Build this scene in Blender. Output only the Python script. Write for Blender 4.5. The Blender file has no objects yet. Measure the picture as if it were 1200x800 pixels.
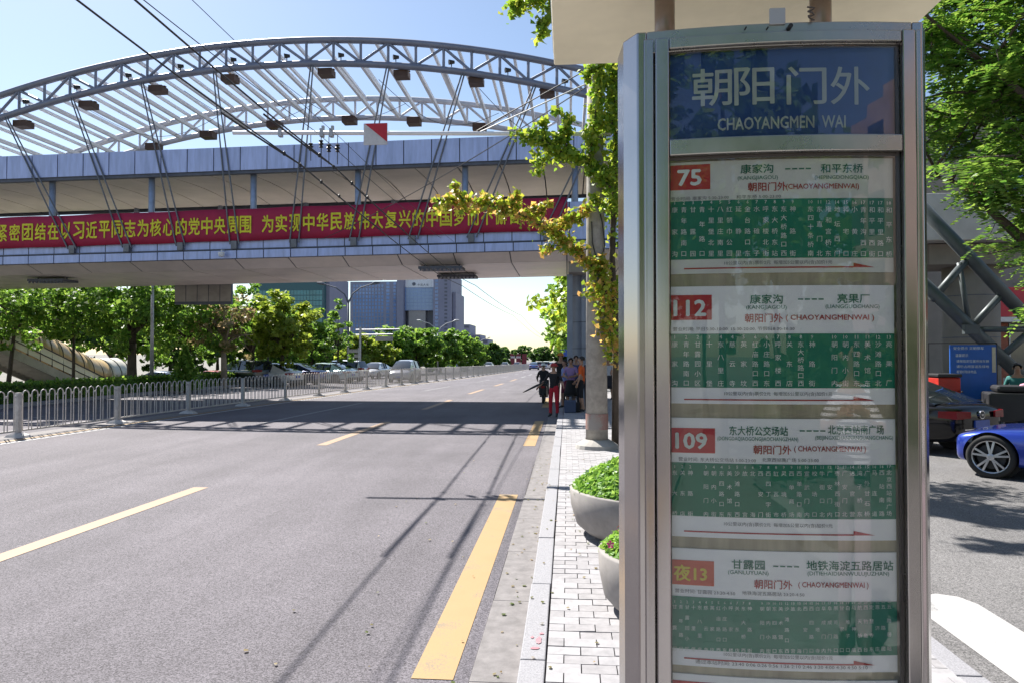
import bpy, bmesh, math, random
import numpy as np
from mathutils import Vector, Matrix
R = math.radians
rnd = random.Random(7)
SC = bpy.context.scene
COL = SC.collection

# ------------------------------------------------------------------ camera, sky, sun, exposure
CAM_H = 1.95; YAW = R(4.65); PITCH = math.atan(14 / 800.0); FPX = 800.0
cd = bpy.data.cameras.new('camera'); cam = bpy.data.objects.new('camera', cd); COL.objects.link(cam)
cam.location = (0, 0, CAM_H); cam.rotation_euler = (R(90) + PITCH, 0, YAW)
cd.sensor_width = 36; cd.lens = 24.0; cd.clip_start = 0.05; cd.clip_end = 6000
SC.camera = cam
SUNV = Vector((-0.62, 0.62, 1.0)).normalized()
w = bpy.data.worlds.new('World'); SC.world = w; w.use_nodes = True
nt = w.node_tree
sky = nt.nodes.new('ShaderNodeTexSky'); sky.sky_type = 'NISHITA'; sky.sun_disc = False
sky.sun_elevation = math.asin(SUNV.z); sky.sun_rotation = R(-45)
sky.air_density = 1.0; sky.dust_density = 0.5; sky.ozone_density = 0.5; sky.altitude = 50
nt.links.new(sky.outputs[0], nt.nodes['Background'].inputs[0]); nt.nodes['Background'].inputs[1].default_value = 0.07
sd = bpy.data.lights.new('sun', 'SUN'); sun = bpy.data.objects.new('sun', sd); COL.objects.link(sun)
sd.energy = 5.0; sd.angle = R(0.5); sd.color = (1.0, 0.955, 0.89)
sun.rotation_euler = SUNV.to_track_quat('Z', 'Y').to_euler(); sun.location = (-30, 40, 60)
SC.view_settings.view_transform = 'Standard'; SC.view_settings.look = 'None'
SC.view_settings.exposure = 1.24; SC.view_settings.gamma = 1.0
SC.render.engine = 'CYCLES'; SC.cycles.use_denoising = True; SC.cycles.max_bounces = 7
SC.cycles.transparent_max_bounces = 12; SC.cycles.caustics_reflective = False; SC.cycles.caustics_refractive = False

# ------------------------------------------------------------------ pixel -> place
def ray(x, y):
    u = (x - 600) / FPX; v = (400 - y) / FPX
    cy, sy = math.cos(PITCH), math.sin(PITCH); s, c = math.sin(YAW), math.cos(YAW)
    return Vector((-s * cy + u * c + v * s * sy, c * cy + u * s - v * c * sy, sy + v * cy))
def gz(Y):                                   # the avenue falls gently away beyond the bridge
    d = Y - 25
    if d <= 0: return 0.0
    return -0.0003 * d * d if d < 20 else -(0.12 + 0.012 * (min(Y, 300) - 45))
def gnd(x, y, dz=0.0):
    d = ray(x, y); lo, hi = 0.5, 900.0
    for _ in range(60):
        t = (lo + hi) / 2
        if CAM_H + d.z * t > gz(d.y * t) + dz: lo = t
        else: hi = t
    return Vector((d.x * lo, d.y * lo, gz(d.y * lo) + dz))
def atY(x, y, Y):
    d = ray(x, y); t = Y / d.y
    return Vector((d.x * t, Y, CAM_H + d.z * t))
def atX(x, y, X):
    d = ray(x, y); t = X / d.x
    return Vector((X, d.y * t, CAM_H + d.z * t))

# ------------------------------------------------------------------ materials
MATS = {}
def N(nt, t, **kw):
    n = nt.nodes.new(t)
    for k, v in kw.items():
        if k.startswith('i_'): n.inputs[int(k[2:])].default_value = v
        else: setattr(n, k, v)
    return n
def mat(name, col, rough=0.75, metal=0.0, var=0.18, scale=4.0, bump=0.0, bscale=60.0, spec=0.5, col2=None, coat=0.0, stretch=(1, 1, 1), rvar=0.0, detail=4.0):
    if name in MATS: return MATS[name]
    m = bpy.data.materials.new(name); m.use_nodes = True; MATS[name] = m
    t = m.node_tree; b = t.nodes['Principled BSDF']; L = t.links.new
    b.inputs['Roughness'].default_value = rough; b.inputs['Metallic'].default_value = metal
    b.inputs['Specular IOR Level'].default_value = spec; b.inputs['Coat Weight'].default_value = coat
    if coat: b.inputs['Coat Roughness'].default_value = 0.04
    g = N(t, 'ShaderNodeNewGeometry'); mp = N(t, 'ShaderNodeMapping'); mp.inputs['Scale'].default_value = stretch
    L(g.outputs['Position'], mp.inputs['Vector'])
    n = N(t, 'ShaderNodeTexNoise'); n.inputs['Scale'].default_value = scale; n.inputs['Detail'].default_value = detail; n.inputs['Roughness'].default_value = 0.65
    L(mp.outputs[0], n.inputs['Vector'])
    mx = N(t, 'ShaderNodeMix', data_type='RGBA')
    c = Vector(col[:3]); c2 = Vector(col2[:3]) if col2 else c
    mx.inputs[6].default_value = (*[max(0, v * (1 - var)) for v in c], 1); mx.inputs[7].default_value = (*[min(1, v * (1 + var)) for v in c2], 1)
    mr = N(t, 'ShaderNodeMapRange'); mr.inputs[1].default_value = 0.3; mr.inputs[2].default_value = 0.7
    L(n.outputs[0], mr.inputs[0]); L(mr.outputs[0], mx.inputs[0]); L(mx.outputs[2], b.inputs['Base Color'])
    if rvar:
        r2 = N(t, 'ShaderNodeMapRange'); r2.inputs[1].default_value = 0.3; r2.inputs[2].default_value = 0.7
        r2.inputs[3].default_value = max(0.02, rough - rvar); r2.inputs[4].default_value = min(1, rough + rvar)
        L(n.outputs[0], r2.inputs[0]); L(r2.outputs[0], b.inputs['Roughness'])
    if bump:
        n2 = N(t, 'ShaderNodeTexNoise'); n2.inputs['Scale'].default_value = bscale; n2.inputs['Detail'].default_value = 3
        L(mp.outputs[0], n2.inputs['Vector'])
        bp = N(t, 'ShaderNodeBump'); bp.inputs['Strength'].default_value = bump; bp.inputs['Distance'].default_value = 0.6 / bscale
        L(n2.outputs[0], bp.inputs['Height']); L(bp.outputs[0], b.inputs['Normal'])
    return m
def leaf_mat(name, c1, c2, c3, trans=0.4):
    m = bpy.data.materials.new(name); m.use_nodes = True; MATS[name] = m
    t = m.node_tree; b = t.nodes['Principled BSDF']; L = t.links.new; out = t.nodes['Material Output']
    g = N(t, 'ShaderNodeNewGeometry'); cr = N(t, 'ShaderNodeValToRGB')
    e = cr.color_ramp.elements; e[0].color = (*c1, 1); e[1].color = (*c3, 1); e[1].position = 1.0
    k = e.new(0.5); k.color = (*c2, 1)
    L(g.outputs['Random Per Island'], cr.inputs[0]); L(cr.outputs[0], b.inputs['Base Color'])
    b.inputs['Roughness'].default_value = 0.45; b.inputs['Specular IOR Level'].default_value = 0.4
    tr = N(t, 'ShaderNodeBsdfTranslucent'); hs = N(t, 'ShaderNodeHueSaturation'); hs.inputs['Value'].default_value = 1.7; hs.inputs['Hue'].default_value = 0.485
    L(cr.outputs[0], hs.inputs['Color']); L(hs.outputs[0], tr.inputs['Color'])
    ms = N(t, 'ShaderNodeMixShader'); ms.inputs[0].default_value = trans
    L(b.outputs[0], ms.inputs[1]); L(tr.outputs[0], ms.inputs[2]); L(ms.outputs[0], out.inputs['Surface'])
    return m
def glass_mat(name, tint=(1, 1, 1), refl=1.0, rough=0.0):
    m = bpy.data.materials.new(name); m.use_nodes = True; MATS[name] = m
    t = m.node_tree; L = t.links.new; out = t.nodes['Material Output']; t.nodes.remove(t.nodes['Principled BSDF'])
    tp = N(t, 'ShaderNodeBsdfTransparent'); tp.inputs[0].default_value = (*tint, 1)
    gl = N(t, 'ShaderNodeBsdfAnisotropic') if False else N(t, 'ShaderNodeBsdfGlossy'); gl.inputs['Roughness'].default_value = rough
    fr = N(t, 'ShaderNodeFresnel'); fr.inputs[0].default_value = 1.52
    mu = N(t, 'ShaderNodeMath', operation='MULTIPLY'); mu.inputs[1].default_value = refl; mu.use_clamp = True
    L(fr.outputs[0], mu.inputs[0]); ms = N(t, 'ShaderNodeMixShader')
    L(mu.outputs[0], ms.inputs[0]); L(tp.outputs[0], ms.inputs[1]); L(gl.outputs[0], ms.inputs[2]); L(ms.outputs[0], out.inputs['Surface'])
    return m
def asphalt_mat(name, base, tone=(1, 1, 1)):
    m = bpy.data.materials.new(name); m.use_nodes = True; MATS[name] = m
    t = m.node_tree; b = t.nodes['Principled BSDF']; L = t.links.new
    g = N(t, 'ShaderNodeNewGeometry')
    n1 = N(t, 'ShaderNodeTexVoronoi'); n1.inputs['Scale'].default_value = 125
    n2 = N(t, 'ShaderNodeTexNoise'); n2.inputs['Scale'].default_value = 0.35; n2.inputs['Detail'].default_value = 6; n2.inputs['Roughness'].default_value = 0.6
    mp = N(t, 'ShaderNodeMapping'); mp.inputs['Scale'].default_value = (1.6, 0.16, 1)
    n3 = N(t, 'ShaderNodeTexNoise'); n3.inputs['Scale'].default_value = 1.0; n3.inputs['Detail'].default_value = 5
    n4 = N(t, 'ShaderNodeTexNoise'); n4.inputs['Scale'].default_value = 38; n4.inputs['Detail'].default_value = 3
    for n in (n1, n2, n4): L(g.outputs['Position'], n.inputs['Vector'])
    L(g.outputs['Position'], mp.inputs[0]); L(mp.outputs[0], n3.inputs['Vector'])
    def mr(sock, lo, hi, a, c):
        q = N(t, 'ShaderNodeMapRange'); q.inputs[1].default_value = lo; q.inputs[2].default_value = hi; q.inputs[3].default_value = a; q.inputs[4].default_value = c
        L(sock, q.inputs[0]); return q.outputs[0]
    sep = N(t, 'ShaderNodeSeparateColor'); L(n1.outputs['Color'], sep.inputs[0])
    a = mr(sep.outputs[0], 0, 1, 0.45, 1.55); c = mr(n2.outputs[0], 0.3, 0.7, 0.82, 1.18); d = mr(n3.outputs[0], 0.3, 0.7, 0.88, 1.12); e = mr(n4.outputs[0], 0.3, 0.7, 0.92, 1.08)
    def mul(p, q):
        k = N(t, 'ShaderNodeMath', operation='MULTIPLY'); L(p, k.inputs[0]); L(q, k.inputs[1]); return k.outputs[0]
    v = mul(mul(a, c), mul(d, e))
    vm = N(t, 'ShaderNodeVectorMath', operation='SCALE'); vm.inputs[0].default_value = [base * k for k in tone]; L(v, vm.inputs['Scale'])
    L(vm.outputs[0], b.inputs['Base Color']); b.inputs['Roughness'].default_value = 0.85; b.inputs['Specular IOR Level'].default_value = 0.3
    bp = N(t, 'ShaderNodeBump'); bp.inputs['Strength'].default_value = 0.5; bp.inputs['Distance'].default_value = 0.004
    L(n1.outputs['Distance'], bp.inputs['Height']); L(bp.outputs[0], b.inputs['Normal'])
    return m
def paint_mat(name, col, worn, amount=0.42):
    m = bpy.data.materials.new(name); m.use_nodes = True; MATS[name] = m
    t = m.node_tree; b = t.nodes['Principled BSDF']; L = t.links.new
    g = N(t, 'ShaderNodeNewGeometry')
    n = N(t, 'ShaderNodeTexNoise'); n.inputs['Scale'].default_value = 70; n.inputs['Detail'].default_value = 6; n.inputs['Roughness'].default_value = 0.75
    n2 = N(t, 'ShaderNodeTexNoise'); n2.inputs['Scale'].default_value = 3.0; n2.inputs['Detail'].default_value = 5
    L(g.outputs['Position'], n.inputs['Vector']); L(g.outputs['Position'], n2.inputs['Vector'])
    ad = N(t, 'ShaderNodeMath', operation='ADD'); L(n.outputs[0], ad.inputs[0]); L(n2.outputs[0], ad.inputs[1])
    mr = N(t, 'ShaderNodeMapRange'); mr.inputs[1].default_value = amount * 2; mr.inputs[2].default_value = amount * 2 - 0.12
    L(ad.outputs[0], mr.inputs[0])
    m1 = N(t, 'ShaderNodeMix', data_type='RGBA'); m1.inputs[6].default_value = (*col, 1); m1.inputs[7].default_value = (*[c * 0.8 for c in col], 1)
    L(n2.outputs[0], m1.inputs[0])
    mx = N(t, 'ShaderNodeMix', data_type='RGBA'); mx.inputs[7].default_value = (*worn, 1)
    L(mr.outputs[0], mx.inputs[0]); L(m1.outputs[2], mx.inputs[6]); L(mx.outputs[2], b.inputs['Base Color'])
    b.inputs['Roughness'].default_value = 0.7
    bp = N(t, 'ShaderNodeBump'); bp.inputs['Strength'].default_value = 0.3; bp.inputs['Distance'].default_value = 0.002
    L(n.outputs[0], bp.inputs['Height']); L(bp.outputs[0], b.inputs['Normal'])
    return m

M = {}
M['asphalt'] = asphalt_mat('asphalt', 0.112, (1.06, 0.975, 1.08))
M['asphalt_side'] = asphalt_mat('asphalt_side', 0.14, (1.03, 1.0, 1.0))
M['yellow_paint'] = paint_mat('yellow_paint', (0.36, 0.232, 0.10), (0.20, 0.16, 0.11), 0.445)
M['dash_paint'] = paint_mat('dash_paint', (0.33, 0.216, 0.132), (0.17, 0.14, 0.12), 0.445)
M['white_paint'] = paint_mat('white_paint', (0.42, 0.415, 0.41), (0.2, 0.2, 0.2), 0.43)
M['faded_white'] = paint_mat('faded_white', (0.24, 0.23, 0.235), (0.13, 0.13, 0.13), 0.46)
M['gutter'] = mat('gutter', (0.18, 0.168, 0.166), 0.9, var=0.22, scale=9, bump=0.5, bscale=160)
M['granite'] = mat('granite', (0.25, 0.247, 0.262), 0.8, var=0.28, scale=110, bump=0.25, bscale=200)
M['brick_a'] = mat('paving_light', (0.310, 0.302, 0.310), 0.88, var=0.14, scale=14, bump=0.35, bscale=220)
M['brick_b'] = mat('paving_mid', (0.288, 0.280, 0.287), 0.88, var=0.15, scale=14, bump=0.35, bscale=220)
M['brick_c'] = mat('paving_grey', (0.265, 0.256, 0.262), 0.88, var=0.16, scale=14, bump=0.35, bscale=220)
M['joint'] = mat('joint_sand', (0.20, 0.185, 0.17), 0.95, var=0.2, scale=20)
M['earth'] = mat('earth', (0.16, 0.15, 0.13), 0.95, var=0.25, scale=0.4)
M['concrete'] = mat('concrete', (0.36, 0.34, 0.31), 0.9, var=0.16, scale=2.2, bump=0.3, bscale=90)
M['planter'] = mat('planter_concrete', (0.27, 0.25, 0.235), 0.85, var=0.2, scale=4, bump=0.25, bscale=140)
M['pole_concrete'] = mat('pole_concrete', (0.31, 0.29, 0.26), 0.9, var=0.25, scale=6, bump=0.3, bscale=90)
M['steel'] = mat('stainless', (0.40, 0.375, 0.365), 0.19, 0.95, var=0.06, scale=3, rvar=0.06, detail=6)
M['steel_top'] = mat('stainless_dull', (0.40, 0.39, 0.36), 0.30, 0.85, var=0.12, scale=6, rvar=0.08, detail=6)
M['rubber'] = mat('dark_gasket', (0.09, 0.075, 0.07), 0.6)
M['post_brown'] = mat('post_brown', (0.28, 0.21, 0.17), 0.35, 0.5, var=0.2, scale=8)
M['canopy'] = mat('canopy_sheet', (0.90, 0.83, 0.60), 0.6, var=0.1, scale=2.2, bump=0.1, bscale=20)
M['board'] = mat('notice_backing', (0.42, 0.37, 0.27), 0.75, var=0.28, scale=6, stretch=(3, 3, 0.4))
M['card'] = mat('card_white', (0.93, 0.93, 0.99), 0.55, var=0.06, scale=5)
M['card_old'] = mat('card_aged', (0.74, 0.74, 0.70), 0.55, var=0.10, scale=7)
M['green'] = mat('print_green', (0.0015, 0.19, 0.118), 0.5, var=0.10, scale=6)
M['red'] = mat('print_red', (0.52, 0.022, 0.035), 0.5, var=0.08, scale=6)
M['orange_red'] = mat('print_vermilion', (0.62, 0.11, 0.06), 0.5, var=0.08)
M['ink_green'] = mat('ink_green', (0.015, 0.17, 0.11), 0.6)
M['ink_red'] = mat('ink_red', (0.42, 0.03, 0.03), 0.6)
M['ink_grey'] = mat('ink_grey', (0.16, 0.16, 0.18), 0.6)
M['ink_white'] = mat('ink_white', (0.78, 0.82, 0.80), 0.6)
M['ink_pale'] = mat('ink_pale', (0.40, 0.44, 0.43), 0.5)
M['ink_yellow'] = mat('ink_yellow', (0.75, 0.6, 0.08), 0.6)
M['blue_sign'] = mat('sign_blue', (0.011, 0.048, 0.21), 0.4, var=0.2, scale=5)
M['pane'] = glass_mat('sign_glass', (0.99, 0.998, 0.995), 0.72, 0.0)
M['bpanel'] = mat('bridge_panel', (0.42, 0.48, 0.72), 0.42, 0.25, var=0.2, scale=2.4, stretch=(2.2, 2.2, 0.3), rvar=0.06, detail=7)
M['bedge'] = mat('bridge_edge', (0.10, 0.11, 0.14), 0.6, 0.2)
M['soffit'] = mat('soffit_panel', (0.78, 0.70, 0.64), 0.42, 0.15, var=0.12, scale=0.8, rvar=0.08)
M['ceiling'] = mat('roof_lining', (0.68, 0.61, 0.54), 0.6, 0.1, var=0.1, scale=0.8)
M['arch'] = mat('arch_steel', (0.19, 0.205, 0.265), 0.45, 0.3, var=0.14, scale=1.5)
M['rafter'] = mat('rafter_paint', (0.78, 0.77, 0.78), 0.55, 0.05, var=0.1, scale=1.2)
M['bcolumn'] = mat('roof_post', (0.28, 0.34, 0.46), 0.45, 0.3)
M['rod'] = mat('hanger_rod', (0.16, 0.16, 0.17), 0.45, 0.6)
M['flood'] = mat('floodlight_brown', (0.07, 0.035, 0.022), 0.6)
M['black'] = mat('black_plastic', (0.02, 0.02, 0.022), 0.5)
M['wire'] = mat('cable_black', (0.025, 0.025, 0.028), 0.6)
M['banner'] = mat('banner_red', (0.36, 0.010, 0.05), 0.7, var=0.14, scale=1.2, stretch=(1, 1, 0.3))
M['banner_text'] = mat('banner_yellow', (0.72, 0.66, 0.03), 0.7)
M['clad'] = mat('column_cladding', (0.24, 0.27, 0.34), 0.4, 0.3, var=0.14, scale=1.2)
M['galv'] = mat('galvanised', (0.42, 0.42, 0.43), 0.5, 0.4, var=0.12, scale=3)
M['fence'] = mat('fence_paint', (0.52, 0.49, 0.46), 0.55, 0.15, var=0.16, scale=6)
M['post'] = mat('fence_post_paint', (0.46, 0.44, 0.42), 0.6, 0.1, var=0.2, scale=9)
M['bark'] = mat('bark', (0.085, 0.066, 0.05), 0.95, var=0.35, scale=9, bump=0.8, bscale=30, stretch=(1, 1, 0.3))
M['bark_pale'] = mat('bark_pale', (0.26, 0.21, 0.16), 0.95, var=0.3, scale=9, bump=0.6, bscale=30, stretch=(1, 1, 0.3))
M['leaf'] = leaf_mat('leaf_green', (0.06, 0.15, 0.02), (0.11, 0.23, 0.03), (0.20, 0.31, 0.05), 0.52)
M['leaf_dark'] = leaf_mat('leaf_dark', (0.03, 0.085, 0.016), (0.05, 0.12, 0.022), (0.09, 0.17, 0.03), 0.45)
M['leaf_lime'] = leaf_mat('leaf_lime', (0.12, 0.20, 0.02), (0.19, 0.27, 0.03), (0.27, 0.32, 0.05), 0.5)
M['leaf_dry'] = leaf_mat('leaf_dry', (0.09, 0.14, 0.03), (0.24, 0.20, 0.09), (0.38, 0.29, 0.16), 0.45)
M['leaf_ginkgo'] = leaf_mat('leaf_ginkgo', (0.13, 0.25, 0.025), (0.30, 0.36, 0.03), (0.55, 0.33, 0.11), 0.5)
M['leaf_ginkgo_green'] = leaf_mat('leaf_ginkgo_green', (0.10, 0.22, 0.022), (0.20, 0.31, 0.03), (0.34, 0.38, 0.05), 0.5)
M['leaf_locust'] = leaf_mat('leaf_locust', (0.05, 0.15, 0.018), (0.11, 0.23, 0.03), (0.20, 0.31, 0.05), 0.48)
M['leaf_bed'] = leaf_mat('leaf_bedding', (0.10, 0.24, 0.03), (0.17, 0.33, 0.05), (0.26, 0.40, 0.09), 0.4)
M['petal_pink'] = mat('petal_pink', (0.68, 0.06, 0.22), 0.6, var=0.3, scale=30)
M['petal_pale'] = mat('petal_pale', (0.55, 0.58, 0.75), 0.6)
M['soil'] = mat('soil', (0.05, 0.035, 0.025), 0.95, bump=0.6, bscale=60)

# ------------------------------------------------------------------ mesh helpers
class MB:
    def __init__(s): s.v = []; s.f = []; s.m = []
    def add(s, vs, fs, mi=0):
        o = len(s.v); s.v += [tuple(p) for p in vs]; s.f += [tuple(i + o for i in f) for f in fs]; s.m += [mi] * len(fs); return s
    def box(s, x0, x1, y0, y1, z0, z1, mi=0):
        return s.add([(x0, y0, z0), (x1, y0, z0), (x1, y1, z0), (x0, y1, z0), (x0, y0, z1), (x1, y0, z1), (x1, y1, z1), (x0, y1, z1)],
                     [(0, 3, 2, 1), (4, 5, 6, 7), (0, 1, 5, 4), (1, 2, 6, 5), (2, 3, 7, 6), (3, 0, 4, 7)], mi)
    def cbox(s, c, d, mi=0):
        return s.box(c[0] - d[0] / 2, c[0] + d[0] / 2, c[1] - d[1] / 2, c[1] + d[1] / 2, c[2] - d[2] / 2, c[2] + d[2] / 2, mi)
    def tube(s, pts, r, n=6, mi=0, cap=True):
        pts = [Vector(p) for p in pts]; rs = r if isinstance(r, (list, tuple)) else [r] * len(pts)
        ring = []; ref = None
        for i, p in enumerate(pts):
            d = (pts[min(i + 1, len(pts) - 1)] - pts[max(i - 1, 0)])
            d = d.normalized() if d.length > 1e-9 else Vector((0, 0, 1))
            if ref is None: ref = Vector((1, 0, 0)) if abs(d.x) < 0.8 else Vector((0, 0, 1))
            a = (ref - d * ref.dot(d))
            a = a.normalized() if a.length > 1e-6 else d.orthogonal().normalized()
            ref = a; b = d.cross(a)
            ring.append([p + (a * math.cos(6.28318 * k / n) + b * math.sin(6.28318 * k / n)) * rs[i] for k in range(n)])
        vs = [q for rg in ring for q in rg]; fs = []
        for i in range(len(pts) - 1):
            for k in range(n):
                fs.append((i * n + k, i * n + (k + 1) % n, (i + 1) * n + (k + 1) % n, (i + 1) * n + k))
        if cap: fs.append(tuple(range(n - 1, -1, -1))); fs.append(tuple((len(pts) - 1) * n + k for k in range(n)))
        return s.add(vs, fs, mi)
    def bar(s, a, b, wd, hg, mi=0):            # rectangular bar from a to b, hg measured upward
        a = Vector(a); b = Vector(b); d = (b - a).normalized(); up = Vector((0, 0, 1))
        if abs(d.z) > 0.95: up = Vector((0, 1, 0))
        sd_ = d.cross(up).normalized() * wd / 2; u = sd_.cross(d).normalized() * hg / 2
        vs = [a - sd_ - u, a + sd_ - u, a + sd_ + u, a - sd_ + u, b - sd_ - u, b + sd_ - u, b + sd_ + u, b - sd_ + u]
        return s.add(vs, [(0, 1, 2, 3), (7, 6, 5, 4), (0, 4, 5, 1), (1, 5, 6, 2), (2, 6, 7, 3), (3, 7, 4, 0)], mi)
    def lathe(s, prof, n=32, c=(0, 0, 0), mi=0):
        vs = []; fs = []
        for (r, z) in prof:
            for k in range(n):
                a = 6.28318530718 * k / n; vs.append((c[0] + r * math.cos(a), c[1] + r * math.sin(a), c[2] + z))
        for i in range(len(prof) - 1):
            for k in range(n): fs.append((i * n + k, i * n + (k + 1) % n, (i + 1) * n + (k + 1) % n, (i + 1) * n + k))
        return s.add(vs, fs, mi)
    def prism(s, poly, z0, z1, mi=0):
        n = len(poly); vs = [(p[0], p[1], z0) for p in poly] + [(p[0], p[1], z1) for p in poly]
        fs = [tuple(range(n - 1, -1, -1)), tuple(range(n, 2 * n))] + [(k, (k + 1) % n, n + (k + 1) % n, n + k) for k in range(n)]
        return s.add(vs, fs, mi)
    def mesh(s, name='m'):
        me = bpy.data.meshes.new(name); me.from_pydata(s.v, [], s.f)
        if any(s.m): me.polygons.foreach_set('material_index', s.m)
        me.update(); return me
    def build(s, name, mats, parent=None, smooth=False, bevel=0.0, loc=None):
        o = obj(name, s.mesh(name), mats, parent, loc)
        if smooth: o.data.polygons.foreach_set('use_smooth', [True] * len(o.data.polygons))
        if bevel:
            md = o.modifiers.new('bevel', 'BEVEL'); md.width = bevel; md.segments = 2; md.limit_method = 'ANGLE'; md.angle_limit = R(50)
        return o
def obj(name, me, mats=None, parent=None, loc=None):
    o = bpy.data.objects.new(name, me); COL.objects.link(o)
    if mats is not None:
        for m in (mats if isinstance(mats, (list, tuple)) else [mats]): me.materials.append(m)
    if parent is not None: o.parent = parent
    if loc is not None: o.location = loc
    return o
def inst(src, parent=None, loc=None, rot=None):
    o = bpy.data.objects.new(src.name.split('.')[0], src.data); COL.objects.link(o)
    if parent is not None: o.parent = parent
    if loc is not None: o.location = loc
    if rot is not None: o.rotation_euler = rot
    for md in src.modifiers:
        if md.type == 'BEVEL':
            q = o.modifiers.new('bevel', 'BEVEL'); q.width = md.width; q.segments = md.segments; q.limit_method = 'ANGLE'; q.angle_limit = md.angle_limit
    return o
def tag(o, label=None, cat=None, group=None, kind=None):
    if label: o['label'] = label
    if cat: o['category'] = cat
    if group: o['group'] = group
    if kind: o['kind'] = kind
    return o
def thing(name, label, cat, loc=(0, 0, 0), rz=0.0, group=None):
    o = bpy.data.objects.new(name, None); COL.objects.link(o); o.empty_display_size = 0.2
    o.location = loc; o.rotation_euler = (0, 0, rz); return tag(o, label, cat, group)
def copy_tree(o, parent=None):
    c = o.copy(); COL.objects.link(c); c.parent = parent
    for ch in list(o.children): copy_tree(ch, c)
    return c
def struct(o): o['kind'] = 'structure'; return o
def np_mesh(name, V, F):
    me = bpy.data.meshes.new(name); nf, k = F.shape
    me.vertices.add(len(V)); me.vertices.foreach_set('co', np.ascontiguousarray(V, dtype=np.float32).ravel())
    me.loops.add(nf * k); me.loops.foreach_set('vertex_index', np.ascontiguousarray(F, dtype=np.int32).ravel())
    me.polygons.add(nf); me.polygons.foreach_set('loop_start', np.arange(0, nf * k, k, dtype=np.int32))
    me.update(calc_edges=True); return me
def recalc(me):
    bm = bmesh.new(); bm.from_mesh(me); bmesh.ops.recalc_face_normals(bm, faces=bm.faces); bm.to_mesh(me); bm.free()
def smooth(o):
    o.data.polygons.foreach_set('use_smooth', [True] * len(o.data.polygons)); return o
def bake(o):                                  # apply modifiers of a temporary object
    dg = bpy.context.evaluated_depsgraph_get(); dg.update()
    me = bpy.data.meshes.new_from_object(o.evaluated_get(dg)); old = o.data
    o.modifiers.clear(); o.data = me; return o
_txt = {}
def tmesh(s, weight=0.0, res=2):
    weight = 0.0; key = (s, weight, res)
    if key not in _txt:
        c = bpy.data.curves.new('lettering', 'FONT'); c.body = s; c.size = 1; c.resolution_u = res; c.offset = weight; c.align_x = 'CENTER'
        o = bpy.data.objects.new('lettering', c); m = bpy.data.meshes.new_from_object(o)
        vs = [(p.co.x, p.co.y) for p in m.vertices]; fs = [tuple(p.vertices) for p in m.polygons]
        bpy.data.objects.remove(o); bpy.data.curves.remove(c); bpy.data.meshes.remove(m)
        _txt[key] = (vs, fs)
    return _txt[key]
# ------------------------------------------------------------------ ground, roads, pavement
def strip(name, x0, x1, ys, dz, m, parent=None):
    mb = MB(); fx0 = x0 if callable(x0) else (lambda y: x0); fx1 = x1 if callable(x1) else (lambda y: x1)
    vs = []
    for y in ys: vs += [(fx0(y), y, gz(y) + dz), (fx1(y), y, gz(y) + dz)]
    mb.add(vs, [(2 * i, 2 * i + 1, 2 * i + 3, 2 * i + 2) for i in range(len(ys) - 1)])
    return mb.build(name, m, parent)
YS = [-60, 0, 20] + list(range(25, 80, 5)) + list(range(80, 300, 20)) + [300, 420]
struct(strip('ground', -2500, 2500, [-400] + YS[1:-1] + [420, 3500], -0.06, M['earth']))
road = struct(strip('road', -26.21, -0.59, YS, 0.0, M['asphalt']))
struct(strip('side_road', 2.42, 60, [-60, 0, 10, 20, 25, 30, 35, 45, 60], 0.0, M['asphalt_side']))
def fence_x(y):                                # line of the central guardrail across the avenue
    P = [(-20, -15.0), (15, -12.8), (22, -12.3), (30, -11.6), (45, -10.7), (70, -9.6), (110, -8.6), (170, -8.0), (300, -8.0)]
    for (a, xa), (b, xb) in zip(P, P[1:]):
        if y <= b: return xa + (xb - xa) * (y - a) / (b - a)
    return P[-1][1]
# painted lines, each a sheet on the asphalt
def mark(name, x0, x1, y0, y1, m, dz=0.004, parent=road):
    n = max(1, int((y1 - y0) / 4)); ys = [y0 + (y1 - y0) * i / n for i in range(n + 1)]
    return strip(name, x0, x1, ys, dz, m, parent)
for k in range(10):
    y0 = 4.07 + 10.37 * (k - 1)
    mark('edge_line', -0.94, -0.685, y0, y0 + 5.38, M['yellow_paint'])
def lane_x(y): return -5.33 + 0.022 * (y - 6) if y < 45 else -4.47 + 0.004 * (y - 45)
for (a, b, m) in [(-6.5, -1.0, 'dash_paint'), (3.6, 9.6, 'dash_paint'), (14.2, 19.25, 'dash_paint'), (23.6, 28.6, 'dash_paint'), (33.2, 38, 'dash_paint'), (43, 48, 'dash_paint'),
                  (54, 60, 'dash_paint'), (66, 72, 'faded_white'), (78, 84, 'faded_white'), (92, 98, 'faded_white')]:
    mark('lane_dash', lambda y: lane_x(y) - 0.19, lambda y: lane_x(y) + 0.03, a, b, M[m])
for (a, b) in [(18.6, 26.5), (36, 42), (51, 57), (66, 72), (81, 87), (96, 104)]:
    mark('lane_dash', lambda y: -8.95 + 0.062 * min(y - 12, 50) * 0.85, lambda y: -8.82 + 0.062 * min(y - 12, 50) * 0.85, a, b, M['faded_white'])
mark('median_line', lambda y: fence_x(y) + 0.34, lambda y: fence_x(y) + 0.47, 2, 200, M['yellow_paint'])
mark('median_line', lambda y: fence_x(y) + 0.62, lambda y: fence_x(y) + 0.76, 2, 200, M['white_paint'])
strip('median_strip', lambda y: fence_x(y) - 0.5, lambda y: fence_x(y) + 0.25, [2, 15, 22, 25, 30, 35, 40, 45, 55, 70, 90, 110, 140, 170, 200], 0.003, M['gutter'], road)
for (a, b) in [(14, 20), (28, 34), (42, 48)]:
    mark('lane_dash', -16.3, -16.15, a, b, M['faded_white'])
side = bpy.data.objects['side_road']
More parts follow.
